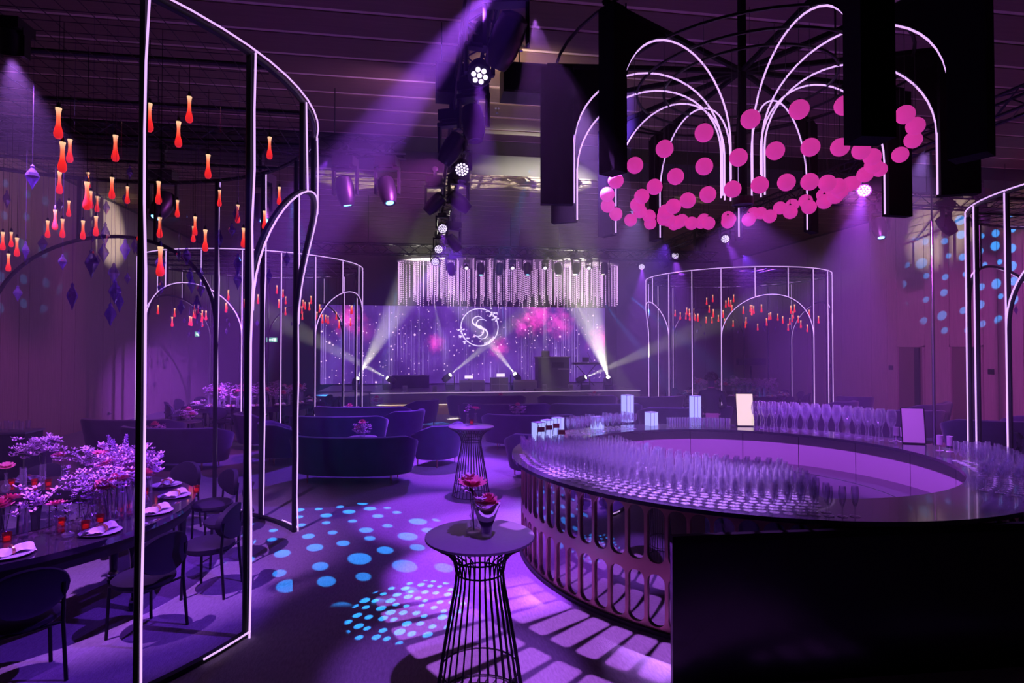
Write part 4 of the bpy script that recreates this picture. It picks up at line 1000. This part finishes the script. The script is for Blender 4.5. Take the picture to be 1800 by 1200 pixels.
def vase(p, vk, kinds, label, group, up=.10, s=1.0):
    t = thing('flower_vase', label, 'vase', p, random.uniform(0, 6), group); t.scale = (s, s, s)
    put('vase', VSM[vk], t)
    for i, k in enumerate(kinds):
        a = i * 2.4; sp_ = .0 if len(kinds) == 1 else .045; top = Vector((sp_ * math.cos(a), sp_ * math.sin(a), VH[vk] + up + .035 * i))
        o = put('stem', STEMM, t, (0, 0, .02)); d = top - Vector((0, 0, .02)); o.rotation_euler = Vector((0, 0, 1)).rotation_difference(d).to_euler(); o.scale = (1, 1, d.length)
        b_ = put('bloom', BL[k][i % 2], t, top, (random.uniform(-.3, .3), random.uniform(-.3, .3), random.uniform(0, 6))); b_.scale = (1.3, 1.3, 1.3)
    put('leaf', LEAFM, t, (0, 0, VH[vk] + up * .4))
# small posies on low tables between the sofas
LT = [MB().lathe([(0, .50), (.3, .50), (.3, .53), (0, .53)], 24).mesh('top', M['tabletop']), MB().lathe([(.02, .02), (.02, .5)], 8).mesh('stem', M['blackmetal']), MB().lathe([(0, 0), (.2, 0), (.2, .015), (.02, .03)], 20).mesh('base', M['blackmetal'])]
pos = [(637, 768, 'behind the nearest sofa'), (615, 733, 'behind the second sofa'), (272, 772, 'by the left wall sofas'), (331, 740, 'before the left far pavilion'), (910, 731, 'behind the sofa right of the far tall table'), (662, 715, 'behind the third row sofa on the left'), (880, 710, 'in front of the stage monitors'), (1045, 706, 'before the keyboard')]
for i, (px, py, w_) in enumerate(pos):
    p = P(px, py, .53); t = thing('low_table', 'small round cocktail table %s' % w_, 'table', (p.x, p.y, 0), 0, 'low cocktail tables')
    for n_, me in zip(('top', 'stem', 'base'), LT): put(n_, me, t)
    t = thing('flower_posy', 'small pink and white posy %s' % w_, 'flowers', p, i, 'posies on the low tables')
    MB().lathe([(.0005, 0), (.05, 0), (.065, .10), (.06, .10), (.046, .01), (.0005, .01)], 12, cap=False).build('bowl', M['glass'], t)
    for k in range(6):
        a = k * 1.05; rr = .0 if k == 0 else .10; put('bloom', BL['cluster' if k % 3 else 'peony'][k % 2], t, (rr * math.cos(a), rr * math.sin(a), .17 + (.12 if k == 0 else 0)), (0, 0, a)).scale = (1.5, 1.5, 1.5)
# ------------------------------------------------------------------ tall wire tables
def highboy(p, label):
    t = thing('wire_bar_table', label, 'table', p, 0, 'tall round wire tables')
    MB().lathe([(0, 1.075), (.34, 1.075), (.365, 1.085), (.365, 1.10), (.355, 1.105), (0, 1.105)], 48).build('table_top', M['tabletop'], t)
    prof = [(.30, .015), (.27, .18), (.235, .40), (.195, .62), (.165, .78), (.158, .86), (.175, .94), (.22, 1.0), (.29, 1.045), (.335, 1.07)]
    w_ = MB(); w_.tube([(r_, 0, z) for r_, z in prof], .0055, 5); wm = w_.mesh('wire', M['wire'])
    for k in range(30): put('wire', wm, t, None, (0, 0, 2 * PI * k / 30))
    for r_, z in ((.30, .012), (.262, .22), (.158, .86), (.185, .955)):
        MB().tube([(r_ * math.cos(2 * PI * k / 36), r_ * math.sin(2 * PI * k / 36), z) for k in range(36)], .006, 5, True).build('hoop', M['wire'], t)
h1 = W(-.215, 3.95); h2 = W(-.655, 9.42); h3 = W(-.15, 7.2)
highboy(h1, 'tall wire table nearest the camera'); highboy(h2, 'tall wire table further back before the sofas')
vase(P(833, 938, 1.105), 'candle', ['orchid', 'gerbera'], 'turned clear vase with pale blooms on the nearest tall table', 'vases on the tall tables', .07, 1.25)
t = thing('napkin_glass', 'tumbler with folded white napkin and pink bloom on the nearest tall table', 'glass', P(855, 944, 1.105)); t.scale = (1.15, 1.15, 1.15)
MB().lathe([(.0005, .004), (.030, .002), (.036, .10), (.034, .10), (.028, .01), (.0005, .01)], 14, cap=False).build('tumbler', M['glass'], t)
nm_ = MB(); pts = []; n = 16
for (r_, z, e) in ((.048, .10, 0), (.062, .135, .006), (.082, .165, .03), (.070, .170, .03), (.040, .14, .0)):
    for k in range(n):
        a = 2 * PI * k / n; w_ = 1 + .10 * math.sin(3 * a); pts.append((r_ * w_ * math.cos(a), r_ * w_ * math.sin(a), z + e * math.cos(2 * a)))
nm_.add(pts, [(i * n + k, i * n + (k + 1) % n, (i + 1) * n + (k + 1) % n, (i + 1) * n + k) for i in range(4) for k in range(n)]).build('napkin', M['white'], t)
MB().lathe([(.0005, .02), (.018, .025), (.03, .06), (.048, .10), (.04, .10)], 16, cap=False).build('dark_wrap', mat('dark_wrap', (.05, .035, .08), .7), t)
put('bloom', BL['orchid'][0], t, (-.03, .03, .17), (.3, 0, 1)).scale = (1.3, 1.3, 1.3)
put('bloom', BL['peony'][0], t, (.015, .02, .19)).scale = (1.1, 1.1, 1.1)
for i, (px, py, k) in enumerate(((822, 747, 'orchid'), (836, 746, 'gerbera'))):
    vase(P(px, py, 1.105), 'candle', [k], ('turned clear vase with pale bloom', 'turned clear vase with red bloom')[i] + ' on the further tall table', 'vases on the tall tables', .06, 1.1)
VOT = MB().lathe([(.0005, 0), (.030, 0), (.034, .075), (.031, .075), (.027, .01), (.0005, .01)], 14, cap=False).mesh('cup', M['amber']); FLM = MB().lathe([(.0005, .012), (.022, .012), (.022, .04), (.0005, .042)], 10).mesh('candle', lamp('candle_wax', (1, .22, .06), .35))
def votive(p, label, group):
    t = thing('votive_candle', label, 'candle', p, 0, group); put('cup', VOT, t); put('candle', FLM, t)
votive(P(829, 745, 1.105), 'small red glass candle between the vases on the further tall table', 'red glass candles')
# ------------------------------------------------------------------ round dining table, chairs and settings
TH_ = .76
def ring_table(c, label, detail):
    t = thing('round_dining_table', label, 'table', c, 0, 'ring shaped dining tables')
    sector(MB(), 1.02, 1.82, TH_ - .05, TH_, 0, 360, 96).build('table_top', M['mirrortop'], t)
    sector(MB(), 1.0, 1.02, TH_ - .09, TH_ + .002, 0, 360, 96).build('inner_rim', M['dark'], t)
    sector(MB(), 1.06, 1.78, TH_ - .16, TH_ - .05, 0, 360, 96).build('apron', M['dark'], t)
    lm = MB().lathe([(.045, 0), (.055, .03), (.05, .07), (.032, .10), (.036, .2), (.046, .45), (.062, .58), (.05, .60)], 12).mesh('leg', M['glossblack'] if False else mat('leg_black', (.02, .02, .03), .12, metal=.6))
    bl_ = MB().ball((0, 0, .085), .05, 12, 8).mesh('leg_ball', M['chrome'])
    for k in range(8):
        for rr, off in ((1.12, 8), (1.70, 27)):
            a = R(off + 45 * k); o = put('leg', lm, t, (rr * math.cos(a), rr * math.sin(a), 0))
            if detail: put('leg_ball', bl_, o)
TC = [c0, PAV[1][1], PAV[2][1], PAV[3][1]]
ring_table(TC[0], 'dark mirrored ring table with flowers under the near pavilion', True)
ring_table(TC[1], 'ring table with flowers under the left far pavilion', False)
ring_table(TC[2], 'ring table with flowers under the right far pavilion', False)
ring_table(TC[3], 'ring table under the pavilion at the right edge', False)
# round backed dining chairs
def chair_proto():
    t = thing('dining_chair', 'x', 'chair')
    MB().lathe([(0, .40), (.20, .40), (.235, .43), (.235, .46), (.20, .485), (0, .49)], 24).build('seat', M['leather'], t)
    pts = []; n = 24; mb = MB()
    # padded oval back, front to +Y
    for y, s in ((-.26, .80), (-.275, .97), (-.25, 1.0), (-.222, .97), (-.212, .8)):
        for k in range(n):
            a = 2 * PI * k / n; x = .245 * s * math.cos(a); z = .68 + .165 * s * math.sin(a); pts.append((x, y + 1.2 * x * x, z))
    fs = []
    for i in range(4):
        for k in range(n): fs.append((i * n + k, (i + 1) * n + k, (i + 1) * n + (k + 1) % n, i * n + (k + 1) % n))
    fs += [tuple(range(n)), tuple(reversed(range(4 * n, 5 * n)))]
    mb.add(pts, fs).build('backrest', M['leather'], t)
    for sx in (-1, 1):
        MB().tube([(sx * .20, .16, 0), (sx * .185, .15, .42)], .013, 6).build('leg', M['blackmetal'], t)
        MB().tube([(sx * .215, -.235, 0), (sx * .20, -.20, .42), (sx * .20, -.222, .70)], .013, 6).build('leg', M['blackmetal'], t)
    MB().tube([(-.2, -.2, .41), (.2, -.2, .41)], .011, 6).build('rail', M['blackmetal'], t)
    return t
cp = chair_proto()
first = True
cl = {-41.5: 'dark round-backed dining chair cut by the bottom left corner', -19: 'dark round-backed dining chair inside the near neon post, second from the corner', 3.5: 'dark round-backed dining chair, third from the bottom left corner', 26: 'dark chair with oval back showing above the table edge, fourth from the corner', 48.5: 'dark dining chair behind the near neon arch, fifth from the corner'}
def place(c, ang_, label, group, rad=2.13):
    global first
    a = R(ang_ - YAW); p = (c.x + rad * math.cos(a), c.y + rad * math.sin(a), 0); rz = a + PI / 2
    if first: cp.location = p; cp.rotation_euler = (0, 0, rz); cp['label'] = label; cp['group'] = group; first = False
    else: dup(cp, p, rz, label, group)
for k in range(16):
    an = -41.5 + 22.5 * k
    if an > 240: continue
    lb = cl.get(an, 'dark dining chair on the far side of the near ring table')
    place(TC[0], an, lb, 'chairs around the near ring table')
for i, nm in ((1, 'left far'), (2, 'right far'), (3, 'right edge')):
    for k in range(16): place(TC[i], 22.5 * k, 'small dark dining chair around the %s ring table' % nm, 'chairs around the %s ring table' % nm)
# plates and napkins
PLT = MB().lathe([(.0005, .004), (.09, .004), (.155, .016), (.158, .02), (.10, .01), (.0005, .010)], 32, cap=False).mesh('plate', M['plate'])
def napkin_mesh():
    mb = MB(); rn = random.Random(2); n, m = 14, 8; pts = []; fs = []
    for i in range(n + 1):
        u = i / n
        for j in range(m + 1):
            v = j / m * 2 - 1; wd_ = .075 * (.45 + abs(u - .55) * 1.35); x = (u - .5) * .30
            pts.append((x, v * wd_, .02 + .030 * (1 - abs(v)) + .014 * math.sin(9 * u + 5 * v) + .008 * math.sin(23 * v + 3 * u)))
    for i in range(n):
        for j in range(m): a = i * (m + 1) + j; fs.append((a, a + m + 1, a + m + 2, a + 1))
    return mb.add(pts, fs).mesh('cloth', M['white'])
NAP = napkin_mesh(); NRG = MB().tube([(.015, .045 * math.cos(2 * PI * k / 14), .032 + .030 * math.sin(2 * PI * k / 14)) for k in range(14)], .011, 5, True).mesh('napkin_ring', M['gold'])
def setting(c, ang_, where, group):
    a = R(ang_ - YAW); p = Vector((c.x + 1.62 * math.cos(a), c.y + 1.62 * math.sin(a), TH_ + .001))
    tag(put('plate', PLT, None, p), 'shallow glazed plate %s' % where, 'plate', 'plates ' + group)
    t = thing('folded_napkin', 'white napkin in gold ring %s' % where, 'napkin', p + Vector((0, 0, .008)), a + random.uniform(.9, 1.9), 'napkins ' + group); put('cloth', NAP, t); put('napkin_ring', NRG, t)
wh = {-41.5: 'at the bottom left corner of the picture', -19: 'just left of the near neon post', 3.5: 'just right of the near neon post', 26: 'before the oval chair back', 48.5: 'second from the oval chair back', 71: 'farthest along the right side of the near table'}
for k in range(16):
    an = -41.5 + 22.5 * k
    setting(TC[0], an, wh.get(an, 'on the far side of the near ring table'), 'on the near ring table')
for i, nm in ((1, 'left far'), (2, 'right far')):
    for k in range(16): setting(TC[i], 22.5 * k, 'on the %s ring table' % nm, 'on the %s ring table' % nm)
# vases on the near table: pixel of the foot, vase, blooms
NV = [(40, 855, 'tube', ['cluster'], .16), (75, 850, 'tube', ['cluster', 'cluster'], .20), (88, 845, 'tube', ['cluster'], .24), (110, 848, 'bud', ['gerbera', 'cluster'], .10), (98, 938, 'bud', ['gerbera'], .04), (38, 940, 'tube', ['cluster', 'orchid'], .06),
      (8, 948, 'bud', ['peony', 'gerbera'], .08), (86, 935, 'candle', ['orchid'], .10), (131, 945, 'candle', ['lilac'], .08), (150, 918, 'candle', ['lilac', 'lilac'], .06), (160, 912, 'tube', ['lilac'], .02), (175, 905, 'tube', ['peony'], .02), (188, 912, 'tube', ['gerbera', 'peony'], .05), (205, 905, 'tube', ['peony'], .10),
      (215, 908, 'tube', ['peony'], .12), (226, 905, 'tube', ['orchid', 'orchid'], .08), (140, 880, 'tube', ['peony', 'gerbera'], .12), (155, 878, 'tube', ['peony'], .12), (172, 876, 'tube', ['cluster'], .22), (186, 878, 'tube', ['spire', 'cluster'], .18), (208, 880, 'tube', ['spire', 'spire'], .16), (222, 878, 'tube', ['cluster', 'cluster'], .14),
      (120, 872, 'tube', ['cluster', 'orchid'], .18), (196, 890, 'bud', ['orchid', 'cluster'], .16), (5, 868, 'bud', ['gerbera'], .06), (128, 890, 'bud', ['lilac'], .06), (232, 890, 'bud', ['orchid'], .12), (165, 890, 'bud', ['gerbera', 'cluster'], .12)]
rq = random.Random(21)
for k in range(20):
    px = rq.uniform(60, 236); py = rq.uniform(862, 905); vk = rq.choice(('tube', 'tube', 'bud', 'candle')); kd = rq.choice((['cluster'], ['cluster', 'cluster'], ['peony'], ['gerbera', 'cluster'], ['orchid', 'cluster'], ['peony', 'gerbera'], ['lilac', 'cluster']))
    NV.append((px, py, vk, kd, rq.uniform(.05, .22)))
def ontable(p, c):
    d = Vector((p.x - c.x, p.y - c.y)); L = max(1.10, min(1.40 + random.uniform(-.05, .05), d.length)); d = d.normalized() * L
    return Vector((c.x + d.x, c.y + d.y, TH_ + .001))
taken = []
for i, (px, py, vk, ks, up) in enumerate(NV):
    p = P(px, py, TH_); L = Vector((p.x - c0.x, p.y - c0.y)).length
    if not 1.08 < L < 1.45: p = ontable(p, c0)
    for _ in range(30):
        if all((p - q).length > .085 for q in taken): break
        p = ontable(p + Vector((random.uniform(-.12, .12), random.uniform(-.12, .12), 0)), c0)
    taken.append(p)
    names = ' and '.join(sorted({DESC[k] for k in ks}))
    side = 'left on the near table' if px < 130 else 'amid the near table flowers'
    vase(p, vk, ks, '%s with %s, %s' % (VD[vk], names, side), 'flower vases on the near ring table', up, 1.08)
rn = random.Random(9)
for i, (px, py) in enumerate(((24, 850), (52, 848), (100, 850), (20, 935), (105, 925), (112, 918), (168, 905), (178, 885), (203, 890), (210, 930), (150, 868), (345, 865))):
    p = P(px, py, TH_)
    if px < 340:
        p = ontable(p, c0)
        for _ in range(30):
            if all((p - q).length > .085 for q in taken): break
            p = ontable(p + Vector((random.uniform(-.12, .12), random.uniform(-.12, .12), 0)), c0)
    taken.append(p); votive(p, 'amber votive candle %s' % ('at the right edge of the near table' if px > 340 else 'among the near table flowers'), 'amber votives on the near ring table')
# dense flower bands on the far tables
for ti, nm in ((1, 'left far'), (2, 'right far')):
    c = TC[ti]
    for k in range(44):
        a = 2 * PI * k / 44 + rn.uniform(-.05, .05); rr = rn.uniform(1.12, 1.38); vk = rn.choice(('tube', 'bud')); kd = rn.choice(('cluster', 'peony', 'cluster', 'orchid'))
        vase(Vector((c.x + rr * math.cos(a), c.y + rr * math.sin(a), TH_ + .001)), vk, [kd], '%s with %s on the %s ring table' % (VD[vk], DESC[kd], nm), 'flower vases on the %s ring table' % nm, rn.uniform(.05, .16), 1.25)
# ------------------------------------------------------------------ stage gear
def onstage(px, y_): d = ray(px, 650); p = Vector((0, 0, HC)) + d * (y_ / d.y); return Vector((p.x, y_, SH))
names = ('leftmost', 'second', 'third', 'rightmost')
for i, px in enumerate((819, 841, 914, 933)):
    t = thing('wedge_monitor', '%s grey wedge monitor at the front of the stage' % names[i], 'speaker', onstage(px, SY + .5), 0, 'wedge monitors on the stage')
    MB().add([(-.24, -.05, 0), (.24, -.05, 0), (.24, .3, 0), (-.24, .3, 0), (-.24, -.02, .34), (.24, -.02, .34), (.24, .2, .4), (-.24, .2, .4)], [(0, 3, 2, 1), (4, 5, 6, 7), (0, 1, 5, 4), (1, 2, 6, 5), (2, 3, 7, 6), (3, 0, 4, 7)]).build('cabinet', mat('monitor_grey', (.35, .33, .38), .6), t, smooth=False)
    MB().box((0, -.045, .18), (.42, .02, .28)).build('grille', mat('grille_grey', (.28, .26, .30), .8), t, smooth=False)
    MB().box((.16, -.06, .03), (.09, .02, .06)).build('socket_plate', M['dark'], t, smooth=False)
t = thing('flight_case', 'pale metal framed flight case between the wedge monitors', 'case', onstage(877, SY + .55))
MB().box((0, 0, .25), (.66, .4, .5)).build('body', mat('case_grey', (.3, .29, .33), .5), t, smooth=False)
ed = mat('case_edge', (.8, .78, .8), .3, metal=.6)
for sx in (-1, 0, 1): MB().box((sx * .33, -.2, .25), (.02, .02, .52)).build('edge_bar', ed, t, smooth=False)
for z in (.0, .24, .5): MB().box((0, -.2, z + .012), (.68, .02, .02)).build('edge_bar', ed, t, smooth=False)
for i, (px, hh) in enumerate(((824, .46), (880, .53))):
    p = onstage(px, SY + 1.0 if i == 0 else SY + .95); t = thing('led_bar', ('lit white bar above the left wedge monitors', 'lit white bar above the flight case')[i], 'stage light', p)
    MB().box((0, 0, hh / 2), (.05, .05, hh)).build('stand', M['fixture'], t, smooth=False)
    MB().box((0, -.02, hh + .05), (.32, .06, .12)).build('bar_lens', lamp('bar_lens', (.9, .75, 1), 1.4), t, smooth=False)
t = thing('dj_booth', 'tall grey booth with laptop on the right of the stage', 'booth', onstage(970, SY + 2.0))
MB().box((0, 0, .62), (1.3, .7, 1.24)).build('body', mat('booth_grey', (.13, .12, .15), .6), t, smooth=False)
MB().box((0, -.05, 1.26), (1.36, .85, .05)).build('top', mat('booth_top', (.3, .28, .32), .4), t, smooth=False)
MB().box((.18, -.36, .95), (.5, .02, .22)).build('control_panel', M['dark'], t, smooth=False); MB().box((.38, -.42, .78), (.44, .2, .03)).build('shelf', M['white'], t, smooth=False)
t = thing('laptop', 'open laptop on the grey booth', 'laptop', onstage(960, SY + 2.0) + Vector((0, 0, 1.286)))
MB().box((0, 0, .01), (.34, .24, .02)).build('base', M['sconce'], t, smooth=False); MB().box((0, .12, .13), (.34, .015, .22)).build('lid', M['sconce'], t, smooth=False)
t = thing('keyboard_piano', 'dark stage keyboard on an X stand before the screen', 'keyboard', onstage(1030, SY + 2.4))
MB().box((0, 0, .98), (1.15, .34, .09)).build('body', M['fixture'], t, smooth=False); MB().box((0, -.1, 1.03), (1.05, .13, .012)).build('keys', M['white'], t, smooth=False)
for s in (-1, 1):
    MB().tube([(-.4 * s, -.1 * s, .015), (.4 * s, -.1 * s, .93)], .018, 6).build('stand_leg', M['blackmetal'], t)
MB().tube([(.3, .1, 1.02), (.1, .1, 1.45)], .01, 5).build('mic_arm', M['blackmetal'], t); MB().box((.0, .05, 1.15), (.3, .02, .2)).build('music_rest', M['blackmetal'], t, smooth=False)
t = thing('drum_riser', 'dark equipment case stack on the left of the stage', 'case', onstage(722, SY + 2.8))
MB().box((0, 0, .26), (1.5, .8, .5)).build('body', M['fixture'], t, smooth=False)
for sx in (-1, 1): MB().box((sx * .74, -.4, .26), (.03, .03, .52)).build('edge_bar', M['trussmetal'], t, smooth=False)
MB().box((0, -.41, .4), (.3, .02, .1)).build('handle', M['trussmetal'], t, smooth=False)
for i, px in enumerate((712, 764, 957, 1003)):
    t = thing('stage_box', ('first', 'second', 'third', 'fourth')[i] + ' small grey box light from the left along the stage edge', 'stage light', onstage(px, SY + .3), 0, 'small boxes along the stage edge')
    MB().box((0, 0, .12), (.17, .14, .24)).build('body', mat('box_grey', (.34, .32, .37), .6), t, smooth=False); MB().box((0, -.072, .14), (.12, .01, .14)).build('lens', M['sconce'], t, smooth=False)
ordn = ('leftmost', 'second', 'third', 'fourth', 'rightmost', 'fifth')
LW = MB().lathe([(.0005, -.225), (.065, -.222), (.08, -.2)], 14).mesh('lens', M['ledw'])
for i, (p, tg) in enumerate(BEAMP):
    d = (tg - p).normalized(); t = thing('beam_light', '%s moving beam light standing on the stage, from the left' % ordn[i], 'stage light', (p.x, p.y, SH), 0, 'beam lights on the stage')
    MB().box((0, 0, .07), (.34, .3, .14)).build('base', M['fixture'], t, smooth=False)
    zc = p.z - SH - d.z * .2
    ar = MB()
    for sx in (-1, 1): ar.box((sx * .17, 0, .14 + (zc - .1) / 2), (.035, .08, zc))
    ar.box((0, 0, .16), (.34, .1, .05)); ar.build('yoke', M['fixture'], t, smooth=False)
    h = put('head', MHEAD, t, Vector((0, 0, p.z - SH)) - d * .2 , aimq(d)); put('lens', LW, h)
# ------------------------------------------------------------------ other things round the hall
p = P(1641, 712, 0); d = ray(1641, 650); q = Vector((0, 0, HC)) + d * 13.5
t = thing('lighting_mast', 'slim shiny vertical mast before the doors on the right', 'mast', (q.x, q.y, 0))
MB().lathe([(.30, 0), (.30, .02), (.04, .03)], 16).build('base', M['blackmetal'], t); MB().tube([(0, 0, .02), (0, 0, 5.3)], .035, 10).build('pole', mat('mast_metal', (.45, .42, .5), .25, metal=1), t); MB().tube([(0, 0, 5.3), (0, 0, 6.97)], .02, 8).build('top_pole', M['blackmetal'], t)
p = P(1320, 662, 1.55); 
t = thing('monitor_stand', 'wide dark screen on a stand behind the right far table', 'screen', W(1318 / F * 0 + (1320 - 900) / F * 25.2, 25.2))
MB().lathe([(.35, 0), (.35, .02), (.03, .04)], 16).build('base', M['blackmetal'], t); MB().tube([(0, 0, .03), (0, 0, 1.6)], .03, 8).build('pole', M['trussmetal'], t); MB().box((0, 0, 1.78), (1.15, .3, .3), R(-YAW)).build('housing', M['fixture'], t, smooth=False)
t = thing('woven_pouf', 'round woven barrel pouf behind the glasses at the right', 'pouf', P(1736, 800, 0) * 1.0)
MB().lathe([(0, 0), (.30, 0), (.40, .15), (.43, .35), (.40, .55), (.32, .68), (0, .69)], 28).build('body', mat('woven', (.07, .05, .10), .9, noise=.5, scale=60, bump=1, bscale=60, stretch=(1, 1, 5)), t)
MB().lathe([(.02, .69), (.02, .76), (0, .78)], 8).build('knob', M['blackmetal'], t)
for zz in (.15, .35, .55):
    r_ = {.15: .40, .35: .43, .55: .40}[zz]; MB().tube([(r_ * math.cos(2 * PI * k / 28), r_ * math.sin(2 * PI * k / 28), zz) for k in range(28)], .012, 5, True).build('woven_band', M['blackmetal'], t)
# glass stand behind the near table at the left edge
t = thing('glass_rack', 'dark cabinet topped with clear glasses at the left edge', 'cabinet', W(-8.05, 9.5))
MB().box((0, 0, .5), (.6, .45, 1.0)).build('body', M['dark'], t, smooth=False); MB().box((0, 0, 1.01), (.64, .5, .03)).build('top', M['tabletop'], t, smooth=False)
for i in range(3):
    for j in range(2): tag(put('tumbler', TB, None, W(-8.05, 9.5, 1.027) + Vector((-.16 + .16 * i, -.08 + .16 * j, 0))), 'clear tumbler on the dark cabinet at the left edge', 'glass', 'tumblers on the left cabinet')
# sprinkler heads on the ceiling
for i, (px, py) in enumerate(((916, 88), (874, 197))):
    p = P(px, py, ZC - .1); t = thing('sprinkler', ('small sprinkler head above the wide hung box', 'small sprinkler head below the wide hung box')[i], 'sprinkler', p)
    MB().lathe([(.012, .075), (.012, 0), (.03, -.01), (.03, -.02), (.008, -.03)], 10).build('nozzle', M['chrome'], t); MB().lathe([(.05, .08), (.05, .072)], 12).build('rose', M['chrome'], t)
# ------------------------------------------------------------------ bartender
pb = W((1250 - 900) / F * 11.9, 11.9); 
t = thing('person', 'person in dark shirt with short dark curly hair, turned away behind the bar', 'person', pb, R(-YAW - 10))
import bmesh
def skinned(name, joints, edges, m, root=0, lev=2):
    me = bpy.data.meshes.new(name); me.from_pydata([j[0] for j in joints], edges, []); o = put(name, me, t)
    o.modifiers.new('skin', 'SKIN'); sv = me.skin_vertices[0].data
    for i, j in enumerate(joints):
        r_ = j[1]; sv[i].radius = r_ if isinstance(r_, tuple) else (r_, r_)
    sv[root].use_root = True
    ss = o.modifiers.new('sub', 'SUBSURF'); ss.levels = lev; ss.render_levels = lev
    me.materials.append(m); return o
J = []; E = []
def j(p, r_, par=None):
    J.append((p, r_)); 
    if par is not None: E.append((par, len(J) - 1))
    return len(J) - 1
pel = j((0, 0, 1.0), (.17, .12)); wst = j((0, 0, 1.14), (.155, .11), pel); chs = j((0, .02, 1.36), (.18, .12), wst); nb = j((0, 0, 1.52), (.07, .065), chs); nk = j((0, .015, 1.60), (.055, .055), nb)
hd = j((.0, .03, 1.71), (.082, .10), nk); cr_ = j((0, .03, 1.81), (.07, .085), hd)
for s in (-1, 1):
    hp = j((s * .10, 0, .93), (.095, .1), pel); kn = j((s * .11, .02, .50), .062, hp); an_ = j((s * .11, -.02, .09), .042, kn); ft = j((s * .12, .15, .045), (.042, .035), an_)
    sh_ = j((s * .20, .0, 1.46), .066, chs); el = j((s * .27, .02, 1.18), .047, sh_); wr_ = j((s * .19, .26, 1.12), .032, el); hn = j((s * .17, .33, 1.12), (.036, .018), wr_)
    for q in range(5):
        b1 = j((s * (.17 + (.035 - .0175 * q)), .37 + (.02 if 0 < q < 4 else 0) - (.05 if q == 4 else 0), 1.115), .010, hn)
        j((s * (.17 + (.038 - .019 * q)), .40 + (.03 if 0 < q < 3 else .01) - (.05 if q == 4 else 0), 1.085), .008, b1)
body = skinned('body', J, E, M['cloth'])
# face and skin pieces
fc = MB(); fc.ball((0, .055, 1.725), .078, 16, 12, (1, 1.1, 1.3)); fc.ball((0, .145, 1.71), .016, 8, 6, (.8, 1, 1.3))
for s in (-1, 1): fc.ball((s * .08, .03, 1.72), .024, 8, 6, (.5, .8, 1.3))
fc.build('head', M['skin'], t)
for s in (-1, 1): MB().ball((s * .03, .128, 1.745), .009, 8, 6).build('eye', M['hair'], t)
MB().ball((0, .135, 1.675), .02, 8, 5, (1, .5, .3)).build('mouth', mat('lip', (.3, .1, .1), .6), t)
hb = MB(); rn2 = random.Random(4)
for k in range(70):
    a = rn2.uniform(0, 6.28); z = rn2.uniform(-.3, 1); rr = math.sqrt(max(0, 1 - z * z)); x, y_ = rr * math.cos(a) * .10, rr * math.sin(a) * .115
    if y_ > .05 and z < .45: continue
    hb.ball((x, .02 + y_, 1.755 + z * .095), rn2.uniform(.03, .042), 7, 5)
hb.ball((0, .015, 1.76), .098, 14, 10); tag(hb.build('hair', M['hair'], t), kind='stuff')
MB().lathe([(.062, 1.52), (.066, 1.56), (.058, 1.57)], 16, (0, .005, 0), cap=False).build('collar', mat('collar', (.5, .12, .25), .7), t)
MB().lathe([(.172, .96), (.176, 1.03), (.168, 1.05)], 20, cap=False).xf(Matrix.Diagonal((1, .74, 1, 1))).build('waistband', mat('waistband', (.6, .3, .45), .7), t)
